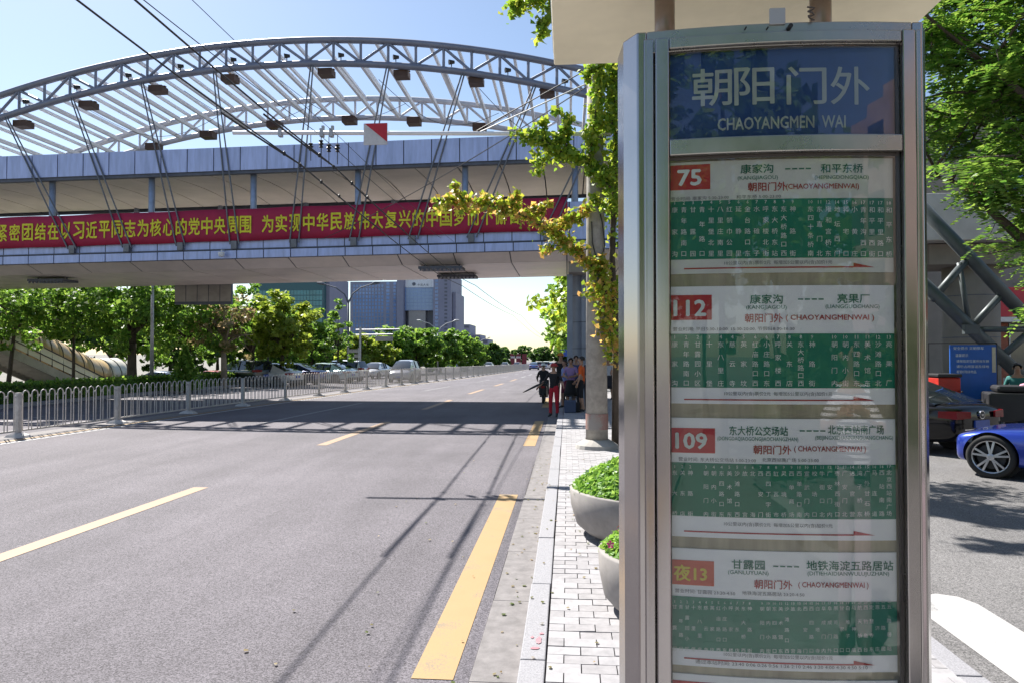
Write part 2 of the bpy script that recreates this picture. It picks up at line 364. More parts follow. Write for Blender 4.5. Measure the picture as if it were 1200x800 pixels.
mk = MB(); mk.add([(2.66, 0.5, 0.004), (3.16, 0.5, 0.004), (3.18, 5.62, 0.004), (3.12, 5.78, 0.004), (2.98, 5.84, 0.004), (2.80, 5.76, 0.004), (2.66, 5.55, 0.004)], [(0, 1, 2, 3, 4, 5, 6)])
mk.build('parking_line', M['white_paint'], side)
mk = MB(); mk.box(2.67, 3.14, -6, -0.6, 0.001, 0.004); mk.build('parking_line', M['white_paint'], side)

# pavement: gutter slabs, granite kerbs, brick paving
pave = struct(strip('pavement', -0.12, 2.16, YS[:-1], 0.105, M['joint']))
gutter = struct(strip('gutter', -0.592, -0.27, YS[:-1], -0.02, M['joint']))
gs = MB(); gs.box(-0.585, -0.286, -0.668, 0.668, -0.05, 0.008); g0 = gs.build('gutter_slab', M['gutter'], gutter, bevel=0.004)
g0.location = (0, 0.7, 0)
ks = MB(); ks.box(-0.282, -0.132, -0.664, 0.664, -0.06, 0.150); k0 = ks.build('kerb_stone', M['granite'], pave, bevel=0.008); k0.location = (0, 0.7, 0)
rs = MB(); rs.box(2.17, 2.32, -0.664, 0.664, -0.06, 0.148); r0 = rs.build('kerb_stone', M['granite'], pave, bevel=0.008); r0.location = (0, 0.7, 0)
k = -3
while k < 46:
    if k != 0:
        y = 0.7 + 1.34 * k; j = rnd.uniform(-0.004, 0.004)
        inst(g0, gutter, (j, y, gz(y)), (-0.012 if y > 40 else 0, 0, 0)); inst(k0, pave, (j, y, gz(y) + rnd.uniform(-0.004, 0.003)), (-0.012 if y > 40 else 0, 0, rnd.uniform(-0.003, 0.003)))
        if y < 30: inst(r0, pave, (j, y, gz(y)))
    k += 1
far = MB()
for (a, b, z0, z1) in [(-0.585, -0.286, -0.05, 0.004), (-0.282, -0.132, -0.06, 0.148)]:
    ys = [61.2] + list(range(70, 300, 15)) + [300]
    for y0, y1 in zip(ys, ys[1:]):
        far.add([(a, y0, gz(y0) + z1), (b, y0, gz(y0) + z1), (b, y1, gz(y1) + z1), (a, y1, gz(y1) + z1)], [(0, 1, 2, 3)])
tag(far.build('far_kerb', M['granite'], pave), kind='stuff')
BL, BW = 0.203, 0.117
bmeshes = []
for q in range(9):                             # shared brick meshes: three tones, slight tilts
    b = MB(); b.box(-BL / 2 + 0.002, BL / 2 - 0.002, -BW / 2 + 0.002, BW / 2 - 0.002, 0, 0.04)
    for i in range(4, 8): b.v[i] = (b.v[i][0] * 0.985, b.v[i][1] * 0.97, b.v[i][2] + rnd.uniform(-0.0025, 0.0025))
    me = b.mesh('brick'); me.materials.append(M['brick_' + 'abc'[q % 3]]); bmeshes.append(me)
hb = []
for q in range(3):
    b = MB(); b.box(-BL / 4 + 0.003, BL / 4 - 0.003, -BW / 2 + 0.003, BW / 2 - 0.003, 0, 0.04)
    me = b.mesh('brick'); me.materials.append(M['brick_' + 'abc'[q]]); hb.append(me)
rest = MB(); near = []
row = 0; y = -4.0
while y < 46:
    x = -0.126; off = row % 2
    col = 0
    while x < 2.15:
        L = BL / 2 if (off and col == 0) else BL
        if x + L > 2.17: L = 2.17 - x
        cx = x + L / 2
        px = 665 + (cx) / max(y, 0.1) * 800
        if 3.45 < y < 9.5 and cx < (0.09 * y + 0.08) and L > BL * 0.45 and len(near) < 300: near.append((cx, y, L))
        elif L > 0.03:
            z = 0.11 + gz(y) + rnd.uniform(-0.002, 0.002); o = len(rest.v); mi = rnd.choice((0, 0, 1, 2))
            a, b_, c, d = cx - L / 2 + 0.002, cx + L / 2 - 0.002, y - BW / 2 + 0.002, y + BW / 2 - 0.002
            rest.add([(a, c, z), (b_, c, z), (b_, d, z), (a, d, z), (a, c, z + 0.04), (b_, c, z + 0.04), (b_, d, z + 0.04), (a, d, z + 0.04)],
                     [(4, 5, 6, 7), (0, 1, 5, 4), (1, 2, 6, 5), (2, 3, 7, 6), (3, 0, 4, 7)], mi)
        x += L; col += 1
    y += BW; row += 1
tag(rest.build('brick_field', [M['brick_a'], M['brick_b'], M['brick_c']], pave), kind='stuff')
for (cx, y, L) in near:
    o = bpy.data.objects.new('brick', rnd.choice(bmeshes) if L > BL * 0.75 else rnd.choice(hb)); COL.objects.link(o); o.parent = pave
    o.location = (cx, y, 0.110 + rnd.uniform(-0.002, 0.002)); o.rotation_euler = (rnd.uniform(-.006, .006), rnd.uniform(-.006, .006), rnd.uniform(-.008, .008))

pk = MB()                                      # pink chalk marks left on one kerb stone
for (cx, cy, sx_, sy_) in [(-0.185, 4.32, 0.022, 0.05), (-0.20, 4.20, 0.03, 0.02), (-0.225, 4.36, 0.012, 0.02), (-0.17, 4.42, 0.016, 0.02)]:
    o_ = [rnd.uniform(0.55, 1.2) for _ in range(9)]; pk.add([(cx + sx_ * o_[k] * math.cos(k * 0.698), cy + sy_ * o_[k] * math.sin(k * 0.698), 0.1545) for k in range(9)], [tuple(range(9))])
pk.build('chalk_mark', paint_mat('pink_chalk', (0.42, 0.17, 0.20), (0.26, 0.24, 0.25), 0.5), pave)
# fallen leaves in the gutter and on the road
lm = [M['leaf_ginkgo'], M['leaf_dry']]
V = []; F = []
for i in range(150):
    if i < 120: y = rnd.uniform(3.6, 13) ** 1.0; x = rnd.gauss(-0.40, 0.10) if rnd.random() < .7 else rnd.uniform(-2.2, -0.3)
    else: y = rnd.uniform(3.6, 12); x = rnd.uniform(-0.28, 0.3)
    z = 0.012 if x < -0.285 else 0.156
    if -0.3 < x < -0.27: continue
    s = rnd.uniform(0.008, 0.022); a = rnd.uniform(0, 6.28); o = len(V)
    for k in range(5):
        t = a + k * 1.2566; rr = s * rnd.uniform(0.6, 1.1)
        V.append((x + rr * math.cos(t), y + rr * math.sin(t), z + rnd.uniform(0, 0.008)))
    F.append((o, o + 1, o + 2, o + 3, o + 4))
lf = MB(); lf.add(V, F); tag(lf.build('fallen_leaves', M['leaf_dry']), 'small dry leaves scattered along the gutter and kerb', 'leaves', kind='stuff')

# ------------------------------------------------------------------ bus stop sign
SX, SY = 0.572, 1.90
stop = thing('bus_stop_sign', 'tall stainless steel bus stop case with blue name panel and route cards', 'bus stop', (SX, SY, 0.15))
def bow(x): return -0.026 * max(0.0, 1 - (x / 0.36) ** 2)
def P(px, py):                                 # pixel on the face of the case -> local x, z
    q = atY(px, py, SY + 0.004); return q.x - SX, q.z - 0.15
def bowed(x0, x1, z0, z1, y0, y1, n=14, mb=None, arch=0.0):
    mb = mb or MB(); vs = []; fs = []
    for i in range(n + 1):
        x = x0 + (x1 - x0) * i / n; b = bow(x)
        vs += [(x, y0 + b, z0), (x, y0 + b, z1), (x, y1 + b, z1), (x, y1 + b, z0)]
    for i in range(n):
        a = 4 * i; b = a + 4
        for (p, q) in ((0, 1), (1, 2), (2, 3), (3, 0)): fs.append((a + p, b + p, b + q, a + q))
    fs += [(0, 1, 2, 3), (4 * n + 3, 4 * n + 2, 4 * n + 1, 4 * n)]
    return mb.add(vs, fs)
ZT = 2.69                                      # top of the case above the pavement
for s in (-1, 1):                              # chamfered side posts
    c = MB(); pl = [(s * 0.352, 0.0), (s * 0.378, 0.0), (s * 0.412, 0.055), (s * 0.420, 0.16), (s * 0.412, 0.265), (s * 0.378, 0.32), (s * 0.352, 0.32)]
    if s > 0: pl = pl[::-1]
    c.prism(pl[::-1], 0.22, ZT); c.build('side_post', M['steel'], stop, bevel=0.004)
c = MB(); c.box(-0.3505, 0.3505, 0.045, 0.275, 0.24, ZT - 0.005); c.build('case_back', M['steel_top'], stop)
c = bowed(-0.3515, 0.3515, ZT - 0.062, ZT, 0.002, 0.04); c.build('header_rail', M['steel_top'], stop, bevel=0.003)
c = MB(); c.box(-0.36, 0.36, 0.01, 0.30, 0.0, 0.215); c.build('plinth', M['concrete'], stop, bevel=0.01)
# hinged door frame
xl, _ = P(768, 414); xi, _ = P(783.5, 414); xr, _ = P(1072, 414); xj, _ = P(1056, 414)
zt = P(900, 45)[1]; zb = 0.42
for (a, b) in ((xl, xi), (xj, xr)):
    bowed(a, b, zb, zt, -0.016, 0.002, 3).build('door_stile', M['steel'], stop, bevel=0.003)
for s, a, b in ((-1, xl - 0.030, xl - 0.004), (1, xr + 0.004, xr + 0.020)):
    bowed(a, b, zb - 0.1, zt + 0.004, -0.008, 0.004, 3).build('frame_stile', M['steel'], stop, bevel=0.003)
rail = lambda y0, y1, nm='door_rail': bowed(xi + 0.0015, xj - 0.0015, P(915, y1)[1], P(915, y0)[1], -0.0145, 0.004).build(nm, M['steel_top'], stop, bevel=0.003)
rail(45, 58); rail(164, 183)
bowed(xi + 0.0015, xj - 0.0015, zb, zb + 0.05, -0.0145, 0.004).build('door_rail', M['steel'], stop, bevel=0.003)
# dark gasket lines inside the frame
for (a, b, c_, d) in [(xi + .001, xi + 0.006, zb + .05, zt - .03), (xj - 0.010, xj - .001, zb + .05, zt - .03), (xi + .007, xj - .011, P(915, 61)[1], P(915, 58.5)[1]), (xi + .007, xj - .011, P(915, 186.5)[1], P(915, 183.5)[1])]:
    bowed(a, b, c_, d, 0.006, 0.014, 8).build('gasket', M['rubber'], stop)
bowed(xi - 0.006, xj + 0.006, zb, zt - 0.005, 0.028, 0.040).build('backing_board', M['board'], stop)
bowed(xi + 0.0005, xj - 0.0005, zb + 0.052, P(915, 187)[1], 0.0035, 0.0055).build('glass_pane', M['pane'], stop)
bowed(xi + 0.0005, xj - 0.0005, P(915, 163)[1], P(915, 60)[1], 0.0035, 0.0055).build('glass_pane', M['pane'], stop)
# lock, latch tab, keyholes and a twist of wire on the header
lk = MB(); x, z = P(920, 40); lk.tube([(x, -0.045, z), (x, -0.02, z)], 0.006, 12); lk.build('lock', M['black'], stop)
x, z = P(907, 26); lt = MB(); lt.cbox((x, -0.026, z), (0.042, 0.006, 0.045)); lt.build('latch_tab', M['galv'], stop, bevel=0.002)
for px in (869, 894):
    x, z = P(px, 42); kh = MB(); kh.tube([(x, -0.0445, z), (x, -0.03, z)], 0.0022, 8); kh.build('keyhole', M['black'], stop)
wt = MB(); pts = []
for i in range(14):
    x, z = P(945 + 4 * math.sin(i * 1.3), 32 - i * 1.3); pts.append((x, -0.03 - 0.004 * math.cos(i * 1.7), z))
wt.tube(pts, 0.0022, 5); wt.build('wire_twist', M['rubber'], stop)

def put(parent, name, s, cx, cz, h, m, wd=None, y=0.0, weight=0.0, glyph_h=None, res=2):
    vs, fs = tmesh(s, weight, res)
    if not vs: return None
    x0 = min(v[0] for v in vs); x1 = max(v[0] for v in vs); y0 = min(v[1] for v in vs); y1 = max(v[1] for v in vs)
    sz = h / (y1 - y0); sx = (wd / (x1 - x0)) if wd else sz
    mb = MB()
    for q, (dx, dz) in enumerate([(0, 0), (1, 0), (-1, 0), (0, 1), (0, -1)] if weight else [(0, 0)]):
        out = []
        for (a, b) in vs:
            x = cx + (a + dx * weight - (x0 + x1) / 2) * sx; out.append((x, y + bow(x) - 0.00012 * q, cz + (b + dz * weight - (y0 + y1) / 2) * sz))
        mb.add(out, fs)
    return mb.build(name, m, parent)
PXM = abs(P(901, 414)[0] - P(900, 414)[0])      # metres per pixel on the face
def put_px(parent, name, s, px, py, hpx, m, wpx=None, y=0.0, weight=0.0, res=2):
    x, z = P(px, py); return put(parent, name, s, x, z, hpx * PXM, m, wpx * PXM if wpx else None, y, weight, res=res)
YC = 0.0225
# blue name panel
z0, z1 = P(915, 163)[1], P(915, 59)[1]
bp_ = bowed(xi + 0.001, xj - 0.001, z0, z1, YC, 0.0275); bp_ = bp_.build('name_panel', M['blue_sign'], stop)
tag(bp_, 'blue name panel with pale lettering')
for s, px in zip('朝阳门外', (834, 883, 944, 996)):
    put_px(bp_, 'name_character', s, px, 102 - (px - 915) * 0.012, 45, M['ink_pale'], 46, YC - 0.0015, 0.01, res=4)
put_px(bp_, 'name_pinyin', 'CHAOYANGMEN  WAI', 915, 145, 14.5, M['ink_pale'], 150, YC - 0.0015, 0.02)

def columns(parent, cols, px0, px1, py0, py1, size, gap=None):
    mb = MB(); n = len(cols)
    for i, (num, s) in enumerate(cols):
        if not s: continue
        px = px0 + (px1 - px0) * i / (n - 1); k = len(s)
        items = [(str(num), py0 - size * 1.35, size * 0.62)]
        for q, ch in enumerate(s):
            items.append((ch, py0 + (py1 - py0) * (q / (k - 1) if k > 1 else 0.5), size))
        for (ch, py, hp) in items:
            vs, fs = tmesh(ch, 0.0, 1)
            if not vs: continue
            xa = min(v[0] for v in vs); xb = max(v[0] for v in vs); ya = min(v[1] for v in vs); yb = max(v[1] for v in vs)
            cx, cz = P(px, py); sc = hp * 1.14 * PXM / (0.72 if ch.isdigit() else 0.95)
            mb.add([(cx + (a - (xa + xb) / 2) * sc, YC - 0.0036 + bow(cx), cz + (b - (ya + yb) / 2) * sc) for (a, b) in vs], fs)
    return tag(mb.build('stop_names', M['ink_white'], parent), kind='stuff')
def card(y0, y1, g0, g1, number, boxw, m_card, m_box, m_num, title, rows, small, cols, csize, arrow_y, fare_y, note=None):
    c = bowed(xi + 0.0012, xj - 0.012, P(915, y1)[1], P(915, y0)[1], YC, 0.0275).build('route_card', m_card, stop)
    tag(c, 'printed route card numbered ' + number)
    band = bowed(xi + 0.002, xj - 0.0125, P(915, g1)[1], P(915, g0)[1], YC - 0.0018, YC - 0.0002).build('green_band', M['green'], c)
    bx = P(785, 0)[0]; bx2 = P(785 + boxw, 0)[0]; t0 = y0 + (11 if number != '75' else 6)
    bowed(bx, bx2, P(800, t0 + 29)[1], P(800, t0)[1], YC - 0.0018, YC - 0.0002, 4).build('number_plate', m_box, c)
    put_px(c, 'route_number', number, 785 + boxw / 2, t0 + 15, 18.5, m_num, {'75': 27, '112': 37, '109': 36}.get(number, 38), YC - 0.0032, 0.03)
    for (s, px, py, h, wp, m) in title: put_px(c, 'terminus_name', s, px, py, h, m, wp, YC - 0.0018, 0.012 if h > 9 else 0.0)
    for (s, px, py, h, wp, m) in rows: put_px(c, 'stop_title', s, px, py, h, m, wp, YC - 0.0018, 0.012)
    for (s, px, py, h, wp) in small: put_px(c, 'service_hours', s, px, py, h, M['ink_grey'], wp, YC - 0.0018)
    columns(c, cols, 791, 1043, g0 + csize * 1.95, g1 - csize * 0.85, csize)
    put_px(c, 'fare_note', '10公里以内(含)票价2元  每增加5公里以内(含)加价1元', 911, fare_y, 5.5, M['ink_grey'], 126, YC - 0.0018)
    ar = MB(); xa, za = P(802, arrow_y); xb, zb_ = P(1000, arrow_y)
    bowed(xa, xb, za - 0.0017, za + 0.0017, YC - 0.0018, YC - 0.0002, 8, ar)
    x2, _ = P(1026, arrow_y); ar.add([(xb, YC - 0.0018 + bow(xb), za - 0.001), (xb, YC - 0.0018 + bow(xb), za + 0.011), (x2, YC - 0.0018 + bow(x2), za - 0.001)], [(0, 2, 1)])
    ar.build('direction_arrow', M['ink_red'], c)
    if note: put_px(c, 'night_times', note, 915, arrow_y + 7, 5, M['ink_grey'], 200, YC - 0.0018)
    return c
ig, ir = M['ink_green'], M['ink_red']
card(187.5, 320, 234, 303, '75', 46, M['card_old'], M['red'], M['ink_white'],
     [('康家沟', 886, 199, 11, 38, ig), ('----', 934, 199, 1.5, 30, ig), ('和平东桥', 986, 198, 11, 50, ig), ('(KANGJIAGOU)', 887, 210, 6, 47, ig), ('(HEPINGDONGQIAO)', 986, 209, 6, 64, ig)],
     [('朝阳门外', 898, 220, 10.5, 45, ir), ('(CHAOYANGMENWAI)', 963, 220, 8, 86, ir)],
     [('营业时间: 康家沟 5:30-23:00', 820, 232.5, 4.6, 68), ('和平东桥 5:00-23:00', 888, 231.5, 4.6, 52)],
     list(zip('1 2 3 3 4 5 5 6 6 7 7 8 9 9 10 10 11 12 14 15 16 17 17 17 18 18'.split(),
              ['康家沟', '青年路南口', '甘露园', '青年路口', '十里堡北里', '八里庄南里', '红领巾公园', '延静里', '金台路口东', '水碓子', '呼家楼北街', '东大桥东站', '东大桥路口西', '神路街', '', '东四十条桥南', '东直门北', '雍和宫桥东', '地坛西门', '蒋宅口', '小黄庄', '青年沟西口', '和平里西街', '和平里路口', '和平东桥'])), 6.2, 315, 308.5)
card(335, 473, 391, 454, '112', 47, M['card'], M['red'], M['ink_white'],
     [('康家沟', 897, 351, 11, 38, ig), ('----', 949, 351, 1.5, 30, ig), ('亮果厂', 1000, 350, 11, 38, ig), ('(KANGJIAGOU)', 897, 361, 6, 47, ig), ('(LIANGGUOCHANG)', 999, 360, 6, 64, ig)],
     [('朝阳门外', 894, 373, 10.5, 44, ir), ('( CHAOYANGMENWAI )', 972, 373, 8, 104, ir)],
     [('营业时间: 平日5:30-10:00, 15:30-20:00, 节假日8:30-16:30', 859, 385.5, 4.8, 142)],
     list(zip('1 2 2 3 4 4 5 6 6 7 8 8 9 9 10 10 11 11 12 13'.split(),
              ['康家沟', '青年路南口', '甘露园小区', '十里堡', '东八里庄', '慈云寺', '英家坟', '红庙路口西', '小庄路口东', '呼家楼西', '关东店', '东大桥路口西', '神路街', '', '朝阳门内', '朝内小街', '东四路口东', '美术馆东', '沙滩路口北', '亮果厂'])), 6.4, 467.5, 461)
card(490, 631, 543, 606, '109', 50, M['card'], M['red'], M['ink_white'],
     [('东大桥公交场站', 888, 504, 11, 68, ig), ('----', 951, 504, 1.5, 30, ig), ('北京西站南广场', 1003, 503, 11, 66, ig), ('(DONGDAQIAOGONGJIAOCHANGZHAN)', 887, 514, 6, 94, ig), ('(BEIJINGXIZHANNANGUANGCHANG)', 1001, 513, 6, 92, ig)],
     [('朝阳门外', 904, 526, 10.5, 44, ir), ('( CHAOYANGMENWAI )', 972, 526, 8, 84, ir)],
     [('营业时间: 东大桥公交场站 5:00-23:00', 840, 538, 4.8, 90), ('北京西站南广场 5:00-23:00', 925, 538, 4.8, 66)],
     list(zip('1 2 2 3 3 4 4 5 5 6 6 7 8 8 9 9 10 10 11 11 12 12 13 14 15 15 16 16 17'.split(),
              ['东大桥', '关东店', '神路街', '', '朝阳门内', '朝内小街', '东四路口东', '美术馆东', '沙滩路口西', '故宫', '北海', '西安门', '西四丁字街', '缸瓦市', '灵境桥', '西单商场', '西单路口南', '宣武门内', '校场口', '牛街口北', '广安门内', '枣林西街口', '广安门北', '达官营', '湾子桥东', '广外甘石桥', '马连道', '西站南路', '北京西站南广场'])), 5.4, 622, 614)
card(645, 784, 702, 764, '夜13', 48, M['card'], M['orange_red'], M['ink_yellow'],
     [('甘露园', 876, 660, 11, 38, ig), ('----', 920, 662, 1.5, 30, ig), ('地铁海淀五路居站', 996, 662, 11.5, 102, ig), ('(GANLUYUAN)', 876, 670, 6, 47, ig), ('(DITIEHAIDIANWULUJUZHAN)', 994, 672, 6, 96, ig)],
     [('朝阳门外', 905, 683, 10.5, 44, ir), ('( CHAOYANGMENWAI )', 976, 685, 8, 82, ir)],
     [('营业时间: 甘露园 23:20-4:50', 826, 693, 4.8, 70), ('地铁海淀五路居站 23:20-4:50', 905, 694, 4.8, 72)],
     list(zip('1 2 2 3 4 4 5 5 6 6 7 7 8 9 9 10 10 11 12 13 13 14 15 16 17 17 18 18 19 19 20 20 21 22 22 23 24'.split(),
              ['甘露园', '青年路口', '甘露园小区', '十里堡', '东八里庄', '慈云寺', '英家坟', '红庙路口西', '小庄路口东', '呼家楼', '关东店', '东大桥西', '神路街', '', '朝阳门内', '朝内小街', '东四路口', '美术馆东', '沙滩路口西', '故宫', '北海', '西安门', '西四路口', '白塔寺', '阜成门内', '阜成门外', '展览路口', '甘家口', '白堆子口', '马神庙', '航天桥西', '西钓鱼台', '定慧寺东', '恩济庄', '五路居', '五路居站'])), 4.6, 771, 766.5 + 1, '通过本站时间: 23:40 0:06 0:26 0:56 1:26 2:10 2:46 3:20 4:00 4:30 4:50 5:10')
c5 = bowed(xi + 0.0012, xj - 0.012, 0.52, P(915, 794)[1], YC, 0.0275).build('route_card', M['card'], stop); tag(c5, 'topmost edge of the lowest route card')
bowed(P(785, 0)[0], P(835, 0)[0], 0.80, P(800, 798)[1], YC - 0.0018, YC - 0.0002, 4).build('number_plate', M['red'], c5)
bowed(xi + 0.002, xj - 0.0125, 0.6, 0.76, YC - 0.0018, YC - 0.0002).build('green_band', M['green'], c5)
# roof over the case
for px in (790, 990):
    x, _ = P(px, 414); t = MB(); t.tube([(x, 0.16, ZT - 0.02), (x, 0.16, 2.915)], 0.03, 16); smooth(t.build('roof_post', M['post_brown'], stop))
rf = MB(); n = 12
for i in range(n):                             # shallow vaulted canopy sheet
    pass
rf.box(-0.622, 0.60, -0.10, 0.712, 2.905, 2.945); rf.build('canopy_roof', M['canopy'], stop, bevel=0.006)
rt = MB(); rt.box(-0.626, 0.604, -0.104, 0.716, 2.945, 2.985); rt.build('canopy_edge', M['galv'], stop, bevel=0.01)
# ------------------------------------------------------------------ footbridge
BF, BB = 25.0, 31.0                            # front and rear face of the bridge
BX0, BX1 = -38.0, 9.0
def bt(X): return 0.0145 * X                   # the deck falls slightly towards the far side
bridge = thing('footbridge', 'grey steel footbridge with panelled deck, roof and lattice arches over the avenue', 'footbridge', (0, 28, 0))
def bpart(mb, name, m, parent=None, **kw):
    o = mb.build(name, m, parent or bridge, **kw)
    if parent is None: o.location = (0, -28, 0)
    return o
def slab(name, y0, y1, z0, z1, m, x0=BX0, x1=BX1, parent=None):
    b = MB(); b.add([(x0, y0, z0 + bt(x0)), (x1, y0, z0 + bt(x1)), (x1, y1, z0 + bt(x1)), (x0, y1, z0 + bt(x0)), (x0, y0, z1 + bt(x0)), (x1, y0, z1 + bt(x1)), (x1, y1, z1 + bt(x1)), (x0, y1, z1 + bt(x0))],
                     [(0, 3, 2, 1), (4, 5, 6, 7), (0, 1, 5, 4), (1, 2, 6, 5), (2, 3, 7, 6), (3, 0, 4, 7)])
    return bpart(b, name, m, parent)
MOD = 1.055
girder = MB()                                  # deck girder with splayed soffit edges
prof = [(BF + 0.06, 5.76), (BF + 0.9, 5.46), (BB - 0.15, 5.44), (BB - 0.02, 5.60), (BB - 0.02, 6.5), (BF + 0.06, 6.5)]
vs = []
for X in (BX0, BX1): vs += [(X, y, z + bt(X)) for (y, z) in prof]
n = len(prof)
girder.add(vs, [tuple(range(n)), tuple(range(2 * n - 1, n - 1, -1))] + [(k, n + k, n + (k + 1) % n, (k + 1) % n) for k in range(n)])
deck = bpart(girder, 'deck_girder', M['bedge'])
rows = [((BF + 0.07, 5.748), (BF + 0.88, 5.452)), ((BF + 0.92, 5.447), (BF + 2.95, 5.442)), ((BF + 2.98, 5.442), (BF + 4.7, 5.438)), ((BF + 4.73, 5.438), (BB - 0.17, 5.430))]
x = BX0; cnt = 0
while x < BX1 - 1.5:                           # soffit tiles
    for (a, b) in rows:
        p = MB(); xa, xb = x + 0.022, x + 2 * MOD - 0.022; t = 0.012
        p.add([(xa, a[0], a[1] + bt(xa) - t), (xb, a[0], a[1] + bt(xb) - t), (xb, b[0], b[1] + bt(xb) - t), (xa, b[0], b[1] + bt(xa) - t),
               (xa, a[0], a[1] + bt(xa) + .004), (xb, a[0], a[1] + bt(xb) + .004), (xb, b[0], b[1] + bt(xb) + .004), (xa, b[0], b[1] + bt(xa) + .004)],
              [(0, 3, 2, 1), (4, 5, 6, 7), (0, 1, 5, 4), (1, 2, 6, 5), (2, 3, 7, 6), (3, 0, 4, 7)])
        p.build('soffit_panel', M['soffit'], deck)
    x += 2 * MOD
slab('deck_floor', BF + 0.2, BB - 0.15, 6.502, 6.56, mat('deck_floor', (0.5, 0.46, 0.42), 0.8))
# three bands of fascia panels (deck edge, parapet, roof edge), a tray behind each
def band(tray_name, y, z0, z1, yb):
    tr = slab(tray_name, yb, yb + 0.10, z0 - 0.015, z1 + 0.012, M['bedge'])
    x = BX0 + rnd.uniform(0, 0.4)
    while x < BX1 - MOD:
        p = MB(); xa, xb = x + 0.02, x + MOD - 0.02
        d = rnd.uniform(-0.004, 0.004)
        p.add([(xa, y + d, z0 + bt(xa)), (xb, y - d, z0 + bt(xb)), (xb, yb - .001, z0 + bt(xb)), (xa, yb - .001, z0 + bt(xa)), (xa, y - d, z1 + bt(xa)), (xb, y + d, z1 + bt(xb)), (xb, yb - .001, z1 + bt(xb)), (xa, yb - .001, z1 + bt(xa))],
              [(0, 3, 2, 1), (4, 5, 6, 7), (0, 1, 5, 4), (1, 2, 6, 5), (2, 3, 7, 6), (3, 0, 4, 7)])
        p.build('fascia_panel', M['bpanel'], tr); x += MOD
    return tr
band('deck_edge', BF - 0.035, 5.74, 6.04, BF)
slab('deck_ledge', BF - 0.05, BF + 0.12, 6.062, 6.10, M['bedge'])
band('parapet', BF + 0.05, 6.12, 7.50, BF + 0.09)
band('roof_edge', BF - 0.035, 9.10, 9.99, BF)
slab('rear_parapet', BB - 0.12, BB - 0.02, 6.57, 7.35, M['bpanel'])
slab('roof_sheet', BF + 0.11, BB - 0.05, 9.78, 9.90, M['bedge'])
slab('rear_roof_edge', BB - 0.04, BB + 0.06, 8.98, 9.95, M['bedge'])
slab('roof_gutter', BF + 0.02, BF + 0.2, 8.98, 9.082, M['bedge'])
# curved lining under the roof, in sheets
x = BX0
while x < BX1 - 1.2:
    L = MB(); nseg = 6; vs = []
    for i in range(nseg + 1):
        t = i / nseg; yy = BF + 0.25 + t * (BB - BF - 0.6); zz = 9.02 + 0.30 * math.sin(t * 2.2) - 0.20 * t
        for X in (x + 0.025, x + 1.588): vs += [(X, yy, zz + bt(X))]
        for X in (x + 0.025, x + 1.588): vs += [(X, yy, zz + 0.03 + bt(X))]
    fs = []
    for i in range(nseg):
        a = 4 * i; b = a + 4; fs += [(a, b, b + 1, a + 1), (a + 2, a + 3, b + 3, b + 2), (a, a + 2, b + 2, b), (a + 1, b + 1, b + 3, a + 3)]
    L.add(vs, fs); bpart(L, 'ceiling_panel', M['ceiling']); x += 1.612
# round roof posts front and rear
for i in range(-3, 6):
    X = -7.95 + 4.12 * (i - 1)
    for yy in (BF + 0.35, BB - 0.35):
        t = MB(); t.tube([(X, yy, 6.4 + bt(X)), (X, yy, 9.2 + bt(X))], 0.115, 14); smooth(bpart(t, 'roof_post', M['bcolumn']))
# rail along the parapet where the banner stops
for z in (7.62, 7.9, 8.2):
    t = MB(); t.tube([(0.9, BF + 0.09, z), (BX1, BF + 0.09, z + bt(BX1))], 0.03, 6); bpart(t, 'hand_rail', M['galv'])
# lattice arches
ACX = -10.4
def az_(X): return 1.95 + (13.36 - 1.95) * BF / 24 - 0.0123 * (X - ACX) ** 2
def arch(Y, name, am):
    a = MB(); b = MB(); X0, X1 = ACX - 19.5 * MOD, ACX + 18.5 * MOD
    xs = [X0 + (X1 - X0) * i / 76 for i in range(77)]
    top = bpart(a.tube([(X, Y, az_(X)) for X in xs], 0.125, 12), name, am); smooth(top)
    low = bpart(b.tube([(X, Y, az_(X) - 0.90) for X in xs], 0.125, 12), name, am); smooth(low)
    for i in range(39):
        X = X0 + MOD * i
        w1 = MB(); w1.tube([(X, Y, az_(X) - 0.83), (X, Y, az_(X) - 0.06)], 0.055, 6, cap=False); bpart(w1, 'lattice_strut', am)
        if i < 38:
            Xn = X + MOD; up = i % 2
            w2 = MB(); w2.tube([(X, Y, az_(X) - (0.06 if up else 0.84)), (Xn, Y, az_(Xn) - (0.84 if up else 0.06))], 0.055, 6, cap=False); bpart(w2, 'lattice_strut', am)
    return X0
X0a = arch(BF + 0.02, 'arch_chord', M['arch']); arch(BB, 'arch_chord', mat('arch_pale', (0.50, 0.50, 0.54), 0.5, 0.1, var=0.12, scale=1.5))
for i in range(39):                            # rafters between the two arches
    X = X0a + MOD * i
    r = MB(); r.bar((X, BF + 0.16, az_(X) - 0.88), (X, BB - 0.14, az_(X) - 0.88), 0.11, 0.15); bpart(r, 'rafter', M['rafter'])
    if i < 38:
        X += MOD / 2; r = MB(); r.bar((X, BF + 0.16, az_(X) + 0.02), (X, BB - 0.14, az_(X) - 0.02), 0.10, 0.12); bpart(r, 'rafter', M['rafter'])
for i in range(1, 38, 2):                      # small spotlights standing on the lower chord
    X = X0a + MOD * i + 0.3; s = MB(); z = az_(X) - 0.76
    s.tube([(X, BF, z), (X, BF, z + 0.1)], 0.02, 5); s.tube([(X - 0.09, BF - 0.04, z + 0.16), (X + 0.10, BF + 0.05, z + 0.19)], [0.10, 0.06], 8); bpart(s, 'spotlight', M['black'])
